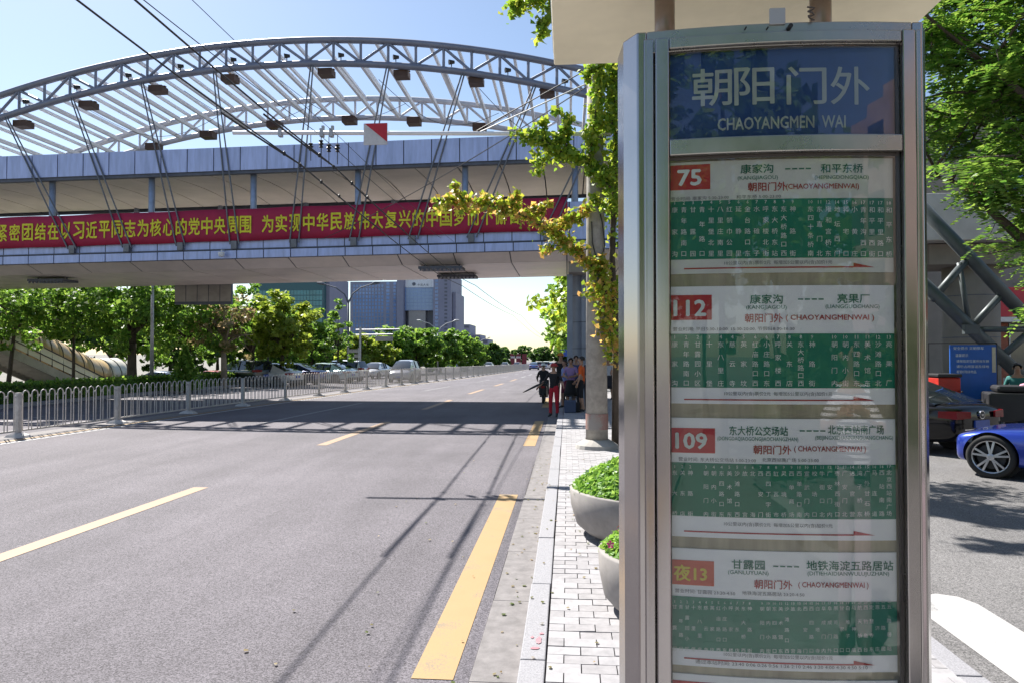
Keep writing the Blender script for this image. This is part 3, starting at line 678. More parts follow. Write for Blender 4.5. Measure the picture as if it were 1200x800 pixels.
# hanger rods in pairs with brown floodlight boxes at their heads
hang = [((8, 142), (84, 291)), ((85, 117), (148, 294)), ((167, 99), (211, 287)), ((252, 86), (274, 289)), ((366, 82), (344, 290)), ((455, 88), (414, 285)), ((543, 98), (483, 281)), ((627, 113), (552, 279)), ((712, 140), (640, 275))]
for (ax, ay), (bx, by) in hang:
    Xa = atY(ax, ay, BF).x; Xb = atY(bx, by, BF - 0.1).x
    for o in (-0.07, 0.09):
        t = MB(); t.tube([(Xa + o * 0.6, BF - 0.06, az_(Xa) - 0.98), (Xb + o * 2.2, BF - 0.10, 6.26 + bt(Xb))], 0.030, 6); bpart(t, 'hanger_rod', M['rod'])
    c = MB(); c.cbox((Xb, BF - 0.07, 6.24 + bt(Xb)), (0.22, 0.10, 0.30)); bpart(c, 'hanger_bracket', M['rod'])
    f = MB(); f.cbox((Xa + 0.45, BF + 0.30, az_(Xa) - 1.17), (0.55, 0.45, 0.24)); f.cbox((Xa + 0.45, BF + 0.30, az_(Xa) - 1.035), (0.62, 0.12, 0.03)); bpart(f, 'floodlight', M['flood'])
for ax in (185, 248, 325, 412, 487, 563):
    Xa = atY(ax, 150, BB).x; f = MB(); f.cbox((Xa, BB - 0.28, az_(Xa) - 1.12), (0.6, 0.5, 0.30)); bpart(f, 'floodlight', M['flood'])
# thin power cords sagging between the arches
for k in range(5):
    a = Vector((ACX - 9 + 4 * k, BF + 1.2, 0)); b = a + Vector((4.5, 2.5, 0)); a.z = az_(a.x) - 1.0; b.z = az_(b.x) - 1.0; pts = []
    for i in range(13):
        t = i / 12; p = a.lerp(b, t); p.z -= 1.1 * math.sin(math.pi * t); pts.append(p)
    t = MB(); t.tube(pts, 0.012, 4); bpart(t, 'power_cord', M['wire'])
# troughs for the trolley wires under the soffit, camera and the sign box behind
for (xa, xb, ya, yb) in [(490, 541, BF + 0.7, 5.34), (512, 557, BF + 3.6, 5.34), (32, 74, BF + 1.6, 5.34)]:
    Xa = atY(xa, 310, ya).x; Xb = atY(xb, 310, ya).x; t = MB(); z = 5.16 + bt(Xa)
    t.box(Xa, Xb, ya, ya + 0.9, z + 0.1, z + 0.2)
    for i in range(10):
        X = Xa + (Xb - Xa) * (i + 0.5) / 10; t.box(X - 0.03, X + 0.03, ya + 0.01, ya + 0.05, z + 0.02, z + 0.099)
    for X in (Xa + 0.15, Xb - 0.15): t.box(X - 0.02, X + 0.02, ya + 0.4, ya + 0.44, z + 0.201, 5.44 + bt(X))
    bpart(t, 'wire_trough', M['bedge'])
p = atY(261, 297, BF - 0.15); t = MB(); t.tube([(p.x, p.y + 0.14, p.z + 0.12), (p.x, p.y - 0.1, p.z + 0.10), (p.x, p.y - 0.1, p.z + 0.02)], 0.025, 6); t.lathe([(0.0, -0.16), (0.09, -0.13), (0.12, -0.05), (0.12, 0.02), (0.0, 0.04)], 12, (p.x, p.y - 0.1, p.z))
bpart(t, 'security_camera', mat('camera_white', (0.7, 0.7, 0.7), 0.4))
a = atY(206, 334, BB + 0.2); b = atY(272, 357, BB + 0.2)
t = MB(); t.box(a.x, b.x, BB + 0.12, BB + 0.28, b.z, 5.9); sb = bpart(t, 'sign_box', M['bedge'])
for i in range(5):
    w_ = (b.x - a.x) / 5; t = MB(); t.box(a.x + w_ * i + 0.02, a.x + w_ * (i + 1) - 0.02, BB + 0.105, BB + 0.1195, b.z + 0.14, 5.46); t.build('sign_panel', M['concrete'], sb)
# clad round column with square beam under the near end
colX, colY, cr_ = 0.72, 28.0, 0.66
t = MB(); t.lathe([(0, 0.0), (cr_ - 0.03, 0.0), (cr_ - 0.03, 5.5), (0, 5.5)], 32, (colX, colY, 0.1)); pier = bpart(t, 'pier', M['bedge'])
zs = [0.1, 1.25, 2.15, 3.2, 4.25, 5.1]
for za, zb2 in zip(zs, zs[1:]):
    for q in range(6):
        a0 = q * math.pi / 3 + 0.25; vs = []
        for i in range(7):
            an = a0 + 0.012 + (math.pi / 3 - 0.024) * i / 6
            for z in (za + 0.012, zb2 - 0.012): vs.append((colX + cr_ * math.cos(an), colY + cr_ * math.sin(an), z))
        c = MB(); c.add(vs, [(2 * i, 2 * i + 2, 2 * i + 3, 2 * i + 1) for i in range(6)]); smooth(c.build('clad_panel', M['clad'], pier))
t = MB(); t.box(0.05, 1.5, 26.2, 30.0, 5.06, 5.42); bpart(t, 'cap_beam', M['concrete'])
t = MB(); t.box(-0.02, 0.20, 26.9, 27.1, 0.05, 5.05); bpart(t, 'drain_pipe', M['clad'])
t = MB(); t.lathe([(0, 0), (0.6, 0), (0.6, 5.52), (0, 5.52)], 24, (-29.5, 28.0, -0.05)); bpart(t, 'pier', M['clad'], smooth=False)

# red banner hung along the parapet
def ban(px, py): q = atY(px, py, BF - 0.055); return q.x
Xa, Xb = -27.0, atY(665, 243, BF - 0.055).x
bn = thing('banner', 'long red cloth banner with yellow slogan tied along the footbridge parapet', 'banner', (0, BF - 0.02, 6.5))
def banner_z(X):                               # hangs lower at the far end
    return 7.66 + 0.0185 * X, 6.44 + 0.0185 * X
mb = MB(); vs = []; nn = 120
for i in range(nn + 1):
    X = Xa + (Xb - Xa) * i / nn; zt_, zb_ = banner_z(X)
    for j in range(5):
        t = j / 4; vs.append((X, -0.03 - 0.012 * math.sin(X * 2.3 + j) - 0.008 * math.sin(X * 5.1 + 2 * j), zt_ + (zb_ - zt_) * t - 6.5 + 0.012 * math.sin(X * 1.7)))
fs = [(5 * i + j, 5 * i + j + 1, 5 * (i + 1) + j + 1, 5 * (i + 1) + j) for i in range(nn) for j in range(4)]
mb.add(vs, fs); cl = mb.build('cloth', M['banner'], bn, smooth=True)
md = cl.modifiers.new('solid', 'SOLIDIFY'); md.thickness = 0.006; md.offset = 1
chars = list(zip('紧密团结在以习近平同志为核心的党中央周围', [3 + 15.0 * i for i in range(20)])) + list(zip('为实现中华民族伟大复兴的中国梦而不懈奋斗', [314 + 16.05 * i for i in range(20)]))
for ch, px in chars:
    X = ban(px, 250); zt_, zb_ = banner_z(X); vs, fs = tmesh(ch, 0.0, 2)
    x0 = min(v[0] for v in vs); x1 = max(v[0] for v in vs); y0 = min(v[1] for v in vs); y1 = max(v[1] for v in vs)
    sx = 0.43 / max(0.75, x1 - x0); sz = 0.64 / max(0.75, y1 - y0)
    g = MB()
    for q, (dx, dz) in enumerate([(0, 0), (.024, 0), (-.024, 0), (0, .018), (0, -.018)]): g.add([(X + (a + dx - (x0 + x1) / 2) * sx, -0.056 - 0.0012 * q, (zt_ + zb_) / 2 - 6.5 + (b + dz - (y0 + y1) / 2) * sz) for (a, b) in vs], fs)
    g.build('slogan_character', M['banner_text'], bn)

# ------------------------------------------------------------------ concrete pole with trolley wire arm
PX_, PY_ = 0.56, 13.2
pole = thing('utility_pole', 'pale concrete pole with red band and long arm for trolley wires', 'pole', (PX_, PY_, 0.15))
t = MB(); t.tube([(0, 0, 0.0), (-0.02, 0, 4.2), (-0.03, 0, 8.6)], [0.215, 0.175, 0.135], 24); smooth(t.build('shaft', M['pole_concrete'], pole))
t = MB(); t.lathe([(0.0, 0.0), (0.42, 0.0), (0.40, 0.07), (0.30, 0.13), (0.226, 0.17), (0.21, 0.12)], 20); t.build('footing', M['concrete'], pole)
t = MB(); t.lathe([(0.2165, 0.36), (0.2155, 0.66)], 24); smooth(t.build('red_band', paint_mat('red_band', (0.32, 0.17, 0.14), (0.28, 0.25, 0.22), 0.52), pole))
t = MB()
for z in (3.1, 3.32, 4.6): t.lathe([(0.205 - 0.008 * z, z - 0.012), (0.212 - 0.008 * z, z), (0.205 - 0.008 * z, z + 0.012)], 20)
t.build('strap', M['rubber'], pole)
t = MB(); pts = [(-0.05 + 0.05 * math.cos(a), -0.21 + 0.0 * a, 3.85 - 0.3 * math.sin(a * 0.5) ** 2 * 1.2) for a in [0.5 * i for i in range(13)]]
pts = [(-0.10, -0.17, 4.3), (-0.09, -0.19, 3.9), (-0.02, -0.20, 3.62), (0.09, -0.19, 3.62), (0.15, -0.15, 3.85), (0.10, -0.17, 4.3), (0.02, -0.18, 4.6)]
t.tube(pts, 0.012, 5); t.build('loose_cable', M['wire'], pole)
aL = atY(278, 159, PY_); aR = atY(697, 160.5, PY_)
def A(px): 
    t = (atY(px, 160, PY_).x - aL.x) / (aR.x - aL.x); return Vector((aL.x + (aR.x - aL.x) * t - PX_, -0.17, aL.z + (aR.z - aL.z) * t - 0.15))
t = MB(); t.tube([A(278), A(500), A(697), A(715)], 0.042, 10); arm = t.build('cross_arm', M['rafter'], pole, smooth=True)
t = MB(); t.tube([A(560) + Vector((0, 0, 0.05)), Vector((-0.1, 0, aR.z + 1.2))], 0.012, 5); t.build('stay_rod', M['wire'], pole)
for px in (333, 381, 392): 
    t = MB(); t.cbox(A(px), (0.07, 0.10, 0.16)); t.cbox(A(px) + Vector((0.02, 0, 0.11)), (0.05, 0.05, 0.06)); t.build('arm_clamp', M['galv'], arm)
ins = []
def insulator(px, drop):
    p = A(px); t = MB()
    t.tube([p, p + Vector((0, 0, -drop * 0.35))], 0.008, 4); t.lathe([(0, 0), (0.05, -0.02), (0.02, -0.05), (0.055, -0.08), (0.02, -0.11), (0.045, -0.15), (0, -0.17)], 8, p + Vector((0, 0, -drop * 0.35)))
    t.tube([p + Vector((0, 0, -drop * 0.35 - 0.16)), p + Vector((0, 0, -drop))], 0.008, 4); t.build('insulator', M['black'], arm); return p + Vector((PX_, PY_, 0.15 - drop)) 
w1_ = [insulator(368, 0.55), insulator(380, 0.38), insulator(389, 0.62), insulator(399, 0.62)]
pc = A(444); t = MB(); t.box(pc.x - 0.235, pc.x + 0.235, pc.y - 0.075, pc.y - 0.055, pc.z - 0.25, pc.z + 0.17); pl = t.build('marker_plate', mat('plate_white', (0.58, 0.56, 0.55), 0.6), pole)
t = MB(); q = (pc.y - 0.080, pc.y - 0.0755); t.add([(pc.x - 0.21, q[0], pc.z + 0.165), (pc.x + 0.232, q[0], pc.z + 0.165), (pc.x + 0.232, q[0], pc.z - 0.20)], [(0, 2, 1)]); t.build('red_triangle', mat('plate_red', (0.50, 0.02, 0.035), 0.6), pl)
t = MB(); t.tube([A(560) + Vector((0, 0, 0)), Vector((-0.15, 0, aR.z + 0.9))], 0.014, 5); t.build('brace_rod', M['galv'], pole)

# overhead wires along the avenue
def wire(label, pts, r=0.014, sag=0.12, nm='overhead_wire', group='overhead wires along the avenue'):
    t = MB(); out = []
    for a, b in zip(pts, pts[1:]):
        a = Vector(a); b = Vector(b)
        for i in range(10):
            k = i / 10; p = a.lerp(b, k); p.z -= sag * 4 * k * (1 - k) * (b - a).length / 25; out.append(p)
    out.append(Vector(pts[-1])); t.tube(out, r, 5)
    o = t.build(nm, M['wire']); return tag(o, label, 'wire', group)
def through(px, py, Y): return atY(px, py, Y)
cw1 = through(352, 193, PY_ - 0.17); cw2 = through(391, 195, PY_ - 0.17); hw = through(372, 156, PY_ - .17); hw2 = through(400, 163, PY_ - .17)
STARTS = []
def lead(p, px0, Yn=4.0):                       # start of the wire near the camera, where it leaves the picture
    q = atY(px0, 0, Yn); return q
def W(label, mid, px0, far1, r, far2=None):
    d = ray(px0, 0); tq = (mid.x * 1.0) / d.x if abs(d.x) > 0.01 else 5
    # meet the plane of the wire's own height trend: same X as at the arm
    start = Vector((mid.x, d.y * tq, CAM_H + d.z * tq)); back = start + (start - mid) * 1.5
    pts = [back, start, mid] + far1; STARTS.append((start, far1[0]))
    return wire(label, pts, r)
uf = [Vector((cw1.x + 0.25, 26, 5.02)), Vector((cw1.x + 0.5, 30.5, 5.0)), Vector((cw1.x + 0.9, 55, 5.0)), Vector((cw1.x + 1.4, 110, 4.3)), Vector((cw1.x + 2.2, 220, 2.8))]
W('black trolley wire entering the picture furthest left at the top', cw1, 90, uf, 0.0135)
W('black trolley wire second from the left at the top of the picture', cw2, 158, [p + Vector((0.62, 0, 0)) for p in uf], 0.0135)
W('thin feeder cable just right of the second trolley wire at the top', hw, 168, [Vector((hw.x + 0.3, 24.6, 6.15))], 0.007)
W('thin lone cable highest and rightmost in the sky above the arch', hw2, 225, [Vector((hw2.x + 0.3, 24.6, 6.0))], 0.005)
for i, (mid, off, lab) in enumerate([(cw1, 0.02, 'left'), (cw2, 0.02, 'right')]):
    # heavier insulated section with clamps next to the arm
    a = mid; b = mid.lerp(STARTS[i][1], 0.42); c_ = mid.lerp(STARTS[i][0], 0.5)
    wr = wire('thick insulated section of the %s trolley wire beside the cross arm' % lab, [c_ + Vector((0, 0, -0.1)), a, b + Vector((0, 0, -0.04))], 0.017, 0.1, 'wire_section', 'insulated trolley wire sections')
    for k in range(3, 7):
        p = (c_.lerp(a, k / 4) if k < 4 else a.lerp(b, (k - 4) / 5)) + Vector((0, 0, -0.02)); t = MB(); t.lathe([(0, -0.045), (0.028, -0.03), (0.032, 0.02), (0.015, 0.04), (0, 0.05)], 8, p); t.build('wire_clamp', M['black'], wr)
wire('thin black cable slung from the pole to the far bridge corner', [(PX_ - 0.03, PY_, 7.2), (-9, BF - 0.4, 6.2)], 0.012, 0.3)

# ------------------------------------------------------------------ planters
def leaf_quads(C, Nrm, size, aspect=1.6, rng=None, fold=0.25):
    n = len(C); rng = rng or np.random.default_rng(1)
    Nrm = Nrm / (np.linalg.norm(Nrm, axis=1, keepdims=True) + 1e-9)
    t = rng.normal(size=(n, 3)); a = np.cross(Nrm, t); a /= (np.linalg.norm(a, axis=1, keepdims=True) + 1e-9); b = np.cross(Nrm, a)
    s = size * rng.uniform(0.45, 1.45, (n, 1)); l = s * aspect / 2; w_ = s / 2
    V = np.stack([C - a * l, C + b * w_ + Nrm * w_ * fold, C + a * l, C - b * w_ + Nrm * w_ * fold], 1).reshape(-1, 3)
    F = np.arange(4 * n).reshape(n, 4); return V, F
def planter(label, c, rt, rb, h, m_leaf, nleaf, dome, flowers):
    p = thing('planter', label, 'planter', (c[0], c[1], 0.15))
    t = MB(); t.lathe([(0.0, 0.0), (rb * 0.80, 0.0), (rb * 0.80, 0.03), (rb * 0.93, 0.045), (rb + (rt - rb) * 0.35, h * 0.25), (rt * 0.985, h * 0.62), (rt, h - 0.012), (rt - 0.012, h), (rt - 0.055, h), (rt - 0.066, h - 0.012), (rt - 0.08, h - 0.08), (0, h - 0.08)], 72)
    smooth(t.build('tub', M['planter'], p))
    rng = np.random.default_rng(int(c[1] * 10)); n = nleaf
    rr = np.sqrt(rng.uniform(0, 1, n)) * (rt - 0.03); an = rng.uniform(0, 6.283, n)
    lump = 0.6 + 0.4 * np.sin(an * 5 + rr * 9) * np.cos(rr * 11)
    top = h - 0.03 + dome * (1 - (rr / rt) ** 2.4) * (0.75 + 0.25 * lump)
    C = np.stack([rr * np.cos(an), rr * np.sin(an), top - rng.exponential(0.035, n)], 1)
    Nr = np.stack([C[:, 0] * 0.6, C[:, 1] * 0.6, np.ones(n) * 0.55], 1) + rng.normal(size=(n, 3)) * 0.55
    V, F = leaf_quads(C, Nr, 0.042, 1.7, rng); obj('foliage', np_mesh('foliage', V, F), M['leaf_bed'] if m_leaf is None else m_leaf, p)
    for i in range(flowers[0]):
        a = rng.uniform(0, 6.283); r = math.sqrt(rng.uniform(0.02, 1)) * (rt - 0.02)
        z = h + dome * (1 - (r / rt) ** 2.4) + 0.005; f = MB(); s = flowers[2] * rng.uniform(0.7, 1.15); vs = [(0, 0, 0)]; fs = []
        for k in range(5):
            b = k * 1.2566
            vs += [(s * 0.75 * math.cos(b - 0.5), s * 0.75 * math.sin(b - 0.5), s * 0.22), (s * math.cos(b), s * math.sin(b), s * 0.12), (s * 0.75 * math.cos(b + 0.5), s * 0.75 * math.sin(b + 0.5), s * 0.22)]
            fs.append((0, 3 * k + 1, 3 * k + 2, 3 * k + 3))
        f.add(vs, fs); o = f.build('flower', M[flowers[1]], p); o.location = (r * math.cos(a), r * math.sin(a), z); o.rotation_euler = (rng.normal() * 0.5 - 0.35, rng.normal() * 0.5, rng.uniform(0, 6))
    return p
planter('large round concrete planter full of bright green bedding plants', (0.82, 6.95), 0.80, 0.70, 0.47, None, 11000, 0.34, (60, 'petal_pale', 0.013))
planter('smaller round concrete planter with pink flowers beside the bus stop', (0.745, 4.92), 0.53, 0.47, 0.42, None, 5200, 0.24, (46, 'petal_pink', 0.026))
# ------------------------------------------------------------------ guardrail on the central line
rail_ = thing('guardrail', 'long pale metal guardrail of hooped bars dividing the avenue', 'guardrail', (fence_x(15), 15, 0))
ox, oy = fence_x(15), 15
def hoop_pts(cx=0.0):
    pts = [(0, cx - 0.085, 0.16), (0, cx - 0.085, 0.98)]
    for i in range(7):
        a = math.pi - math.pi * i / 6; pts.append((0, cx + 0.085 * math.cos(a), 1.0 + 0.085 * math.sin(a)))
    return pts + [(0, cx + 0.085, 0.98), (0, cx + 0.085, 0.16)]
SP = 3.2
hm = MB(); hm.tube(hoop_pts(), 0.013, 6); hoop_me = hm.mesh('hoop'); hoop_me.materials.append(M['fence'])
pm = MB(); pm.bar((0, 0.08, 0.15), (0, SP - 0.08, 0.15), 0.03, 0.04)
for i in range(12):
    y = 0.20 + 0.2545 * i
    if i < 11: pm.bar((0, y + 0.085, 0.95), (0, y + 0.17, 0.95), 0.02, 0.05)
pm.bar((0, 0.06, 0.95), (0, 0.115, 0.95), 0.02, 0.05); pm.bar((0, SP - 0.115, 0.95), (0, SP - 0.06, 0.95), 0.02, 0.05)
panel_me = pm.mesh('rail_panel'); panel_me.materials.append(M['fence'])
fm = MB(); fm.v = list(pm.v); fm.f = list(pm.f); fm.m = list(pm.m)
for i in range(12): fm.tube(hoop_pts(0.20 + 0.2545 * i), 0.013, 4)
full_me = fm.mesh('rail_panel'); full_me.materials.append(M['fence'])
po = MB(); po.box(-0.05, 0.05, -0.05, 0.05, 0.06, 1.04); post_me = po.mesh('post'); post_me.materials.append(M['post'])
ba = MB(); ba.add([(-0.26, -0.13, 0.0), (0.26, -0.13, 0.0), (0.26, 0.13, 0.0), (-0.26, 0.13, 0.0), (-0.22, -0.10, 0.05), (0.22, -0.10, 0.05), (0.22, 0.10, 0.05), (-0.22, 0.10, 0.05), (-0.06, -0.06, 0.11), (0.06, -0.06, 0.11), (0.06, 0.06, 0.11), (-0.06, 0.06, 0.11)],
                  [(0, 1, 5, 4), (1, 2, 6, 5), (2, 3, 7, 6), (3, 0, 4, 7), (4, 5, 9, 8), (5, 6, 10, 9), (6, 7, 11, 10), (7, 4, 8, 11), (8, 9, 10, 11), (3, 2, 1, 0)])
base_me = ba.mesh('post_base'); base_me.materials.append(M['post'])
y = 8.6; i = 0
while y < 165:
    xa = fence_x(y); yb = y + SP; xb = fence_x(yb); za = gz(y); zb_ = gz(yb)
    d = Vector((xb - xa, yb - y, zb_ - za)); rz = math.atan2(-d.x, d.y); rx = math.atan2(d.z, math.hypot(d.x, d.y))
    p = obj('post', post_me, None, rail_); p.location = (xa - ox, y - oy, za); p.rotation_euler = (rnd.uniform(-.01, .01), rnd.uniform(-.015, .015), rz)
    b = obj('post_base', base_me, None, p)
    q = obj('rail_panel', panel_me if i < 9 else full_me, None, rail_); q.location = (xa - ox, y - oy, za); q.rotation_euler = (rx, 0, rz)
    if i < 9:
        for k in range(12): h = obj('hoop', hoop_me, None, q); h.location = (0, 0.20 + 0.2545 * k, 0)
    y = yb; i += 1

# ------------------------------------------------------------------ trees
def tree(name, label, base, trunk_h, crown_c, crown_r, tr, nclump, per, leaf, m_leaf, m_bark, seed, group, lean=(0, 0), spread=0.55, limbs=7, shrink=1.0):
    rng = np.random.default_rng(seed); r2 = random.Random(seed)
    t = thing(name, label, 'tree', base, 0, group)
    wood = MB(); cc = Vector(crown_c); rr = Vector(crown_r); top = Vector((lean[0], lean[1], trunk_h))
    mid = top * 0.5 + Vector((r2.uniform(-.1, .1), r2.uniform(-.1, .1), 0))
    wood.tube([(0, 0, -0.1), (0, 0, 0.12), mid, top], [tr * 1.5, tr * 1.1, tr * 0.9, tr * 0.72], 9)
    tips = []
    end = cc + Vector((0, 0, rr.z * 0.6)); wood.tube([top, top.lerp(end, 0.5) + Vector((r2.uniform(-.2, .2), r2.uniform(-.2, .2), 0)), end], [tr * 0.72, tr * 0.4, tr * 0.12], 6); tips += [top.lerp(end, 0.6), end]
    for i in range(limbs):
        a = 6.283 * i / limbs + r2.uniform(-.4, .4); el = r2.uniform(-0.35, 0.75)
        e = cc + Vector((rr.x * math.cos(a) * math.cos(el), rr.y * math.sin(a) * math.cos(el), rr.z * math.sin(el))) * r2.uniform(0.6, 0.85)
        s = top.lerp(end, r2.uniform(0, 0.45)); m_ = s.lerp(e, 0.5) + Vector((r2.uniform(-.3, .3), r2.uniform(-.3, .3), r2.uniform(0, .5))) * rr.z * 0.15
        wood.tube([s, m_, e], [tr * 0.42, tr * 0.26, tr * 0.07], 5)
        tips += [m_, e]
        for k in range(3):
            s2 = s.lerp(e, r2.uniform(0.3, 0.8)); e2 = s2 + Vector((r2.gauss(0, 1) * rr.x, r2.gauss(0, 1) * rr.y, r2.gauss(0.2, 0.8) * rr.z)) * 0.28
            wood.tube([s2, e2], [tr * 0.16, tr * 0.04], 4); tips.append(e2)
    wood.build('trunk', m_bark, t, smooth=True)
    # leaf clumps: around limb tips and over the shell of the crown
    C = []
    for i in range(nclump):
        if r2.random() < spread: 
            c = r2.choice(tips) + Vector((r2.gauss(0, .22) * rr.x, r2.gauss(0, .22) * rr.y, r2.gauss(0, .22) * rr.z))
        else:
            v = Vector((r2.gauss(0, 1), r2.gauss(0, 1), r2.gauss(0.25, 1))).normalized(); k = r2.uniform(0.55, 1.02); c = cc + Vector((v.x * rr.x, v.y * rr.y, v.z * rr.z)) * k
        sz = r2.uniform(0.10, 0.24) * (rr.x + rr.y + rr.z) / 3 * shrink
        d = rng.normal(size=(per, 3)); d /= np.linalg.norm(d, axis=1, keepdims=True); d *= (rng.uniform(0.15, 1, (per, 1)) ** 0.5) * sz; d[:, 2] *= 0.62
        C.append(d + np.array(c)[None, :])
    C = np.concatenate(C); out = C - np.array(cc)[None, :]
    Nr = out / (np.linalg.norm(out, axis=1, keepdims=True) + 1e-6) * 0.5 + rng.normal(size=C.shape) * 0.6 + np.array([[0, 0, 0.45]])
    V, F = leaf_quads(C, Nr, leaf, 1.5, rng); obj('crown', np_mesh('crown', V, F), m_leaf, t); return t
# far-side trees: pixel of the trunk foot, distance along the avenue, trunk height, crown pixel box
def ltree(label, px, Y, y_top, y_bot, halfpx, tr, leafm, barkm, seed, ncl=90, per=46, leaf=0.2, group='trees across the avenue', lean=0.0, name='broadleaf_tree', **kw):
    X = atY(px, 414, Y).x; z0 = gz(Y) - (0.6 if X < -26.2 else 0); zt = atY(px, y_top, Y).z; zb = atY(px, y_bot, Y).z; rx = halfpx * Y / 800
    cz = (zt + zb) / 2 - z0; rz = (zt - zb) / 2
    return tree(name, label, (X, Y, z0), max(0.8, cz - rz * 0.75), (lean, 0, cz), (rx, min(rx, 3.6), rz), tr, ncl, per, leaf, leafm, barkm, seed, group, lean=(lean * 0.6, 0), **kw)
ltree('dark leaning tree at the far left edge beside the stair canopy', 8, 33.5, 310, 410, 80, 0.12, M['leaf'], M['bark'], 11, 100, 46, 0.15, lean=0.6)
ltree('slim forked tree standing in front of the tan stair canopy', 86, 34.0, 325, 408, 60, 0.085, M['leaf'], M['bark'], 12, 80, 46, 0.15)
ltree('thick dark trunked tree just right of the stair canopy', 155, 35.0, 290, 418, 84, 0.26, M['leaf'], M['bark'], 13, 150, 54, 0.17)
ltree('tree right of the steel lamp post under the hanging sign box', 222, 39.0, 315, 425, 70, 0.16, M['leaf'], M['bark'], 14, 120, 50, 0.18)
ltree('pale half bare tree with dry twigs under the bridge', 262, 38.5, 335, 425, 42, 0.20, M['leaf_dry'], M['bark_pale'], 15, 42, 34, 0.16, spread=0.85, limbs=10)
ltree('dark stemmed tree between the pale dry tree and the yellow green one', 296, 44.0, 335, 425, 40, 0.18, M['leaf'], M['bark'], 16, 90, 46, 0.2)
ltree('tall yellow green tree left of the gap of sky', 331, 42.0, 342, 428, 46, 0.16, M['leaf_lime'], M['bark'], 17, 130, 50, 0.2)
ltree('green tree in front of the teal glass building', 366, 52.0, 358, 428, 30, 0.16, M['leaf'], M['bark'], 18, 90, 46, 0.24)
ltree('thin young tree with sparse top against the gap of sky', 396, 50.0, 352, 432, 20, 0.09, M['leaf'], M['bark'], 19, 46, 30, 0.17, spread=0.8)
for i, (px, Y, yt, hp, lab) in enumerate([(430, 74, 392, 30, 'leftmost'), (458, 80, 383, 32, 'second from the left'), (488, 84, 380, 32, 'tallest middle one'), (516, 92, 384, 28, 'fourth from the left'), (540, 104, 388, 24, 'fifth from the left'), (556, 120, 396, 18, 'rightmost')]):
    ltree('dense green tree below the office tower, %s of the row' % lab, px, Y, yt, 434, hp, 0.2, M['leaf'] if i % 2 else M['leaf_lime'] if i == 0 else M['leaf'], M['bark'], 30 + i, 120, 46, 0.36, group='trees below the office tower')
for i, (px, Y, yt, hp, lab) in enumerate([(575, 150, 402, 14, 'nearer'), (587, 175, 405, 12, 'farther')]):
    ltree('round green tree left of the red pillars, the %s one' % lab, px, Y, yt, 430, hp, 0.25, M['leaf_dark'], M['bark'], 40 + i, 80, 40, 0.6, group='trees left of the red pillars')
# second row closing the view behind the far side
for i, (px, Y, yt, hp) in enumerate([(-20, 44, 300, 90), (60, 48, 318, 80), (130, 55, 326, 70), (200, 58, 332, 70), (255, 64, 345, 55), (300, 66, 352, 50), (345, 70, 370, 44), (385, 82, 388, 34), (412, 96, 392, 24)]):
    words = ['behind the stair canopy at the left edge', 'behind the slim forked tree', 'behind the thick dark trunk', 'behind the conifer', 'behind the pale dry tree', 'behind the parked cars, left', 'below the teal building', 'beside the sky gap, behind the young tree', 'beyond the tall thin lamp post']
    ltree('tree of the back row ' + words[i], px, Y, yt, 438, hp, 0.2, M['leaf_dark'] if i % 2 else M['leaf'], M['bark'], 60 + i, 110, 40, 0.34, group='back row of trees across the avenue')
# near-side row beyond the bridge
for i, (X, Y, zt, r, lab) in enumerate([(2.6, 37, 8.6, 3.6, 'nearest the bridge pier'), (2.2, 46, 9.5, 3.8, 'second beyond the bridge'), (2.0, 58, 9.5, 4.0, 'third beyond the bridge'), (2.0, 75, 9, 4.2, 'fourth beyond the bridge'), (2.0, 98, 8.5, 4.5, 'fifth beyond the bridge')]):
    tree('street_tree', 'green street tree on the near pavement, ' + lab, (X, Y, gz(Y) + 0.1), 2.6, (0, 0, zt * 0.58), (r, r, zt * 0.42), 0.15, 130, 50, 0.17 + Y * 0.002, M['leaf_ginkgo_green'] if i < 2 else M['leaf'], M['bark'], 80 + i, 'street trees beyond the bridge')
for i, (X, Y) in enumerate([(-12, 300), (-3, 310), (6, 300), (15, 280), (-22, 330)]):
    tree('far_tree', 'distant round tree at the end of the avenue, ' + ['second from the left', 'third from the left', 'fourth from the left', 'rightmost', 'leftmost'][i], (X, Y, gz(Y)), 2, (0, 0, 5.0), (6, 5, 3.6), 0.3, 60, 36, 1.0, M['leaf_dark'], M['bark'], 95 + i, 'trees at the end of the avenue')
# conifer in the verge
cn = thing('conifer', 'small bushy conifer in the verge left of the pale dry tree', 'tree', (*atY(217, 414, 33).xy, gz(33)))
t = MB(); t.tube([(0, 0, 0), (0, 0, 2.0)], [0.08, 0.02], 6); t.build('trunk', M['bark'], cn)
rng = np.random.default_rng(5); n = 2600; zz = rng.uniform(0.15, 2.35, n); an = rng.uniform(0, 6.283, n); rad = (1 - (zz / 2.4) ** 1.3) * 0.95 * np.sqrt(rng.uniform(0.15, 1, n)) * (0.8 + 0.25 * np.sin(an * 5 + zz * 4))
C = np.stack([rad * np.cos(an), rad * np.sin(an), zz], 1); V, F = leaf_quads(C, rng.normal(size=(n, 3)) + np.array([[0, 0, .6]]), 0.10, 2.2, rng); obj('crown', np_mesh('crown', V, F), M['leaf'], cn)

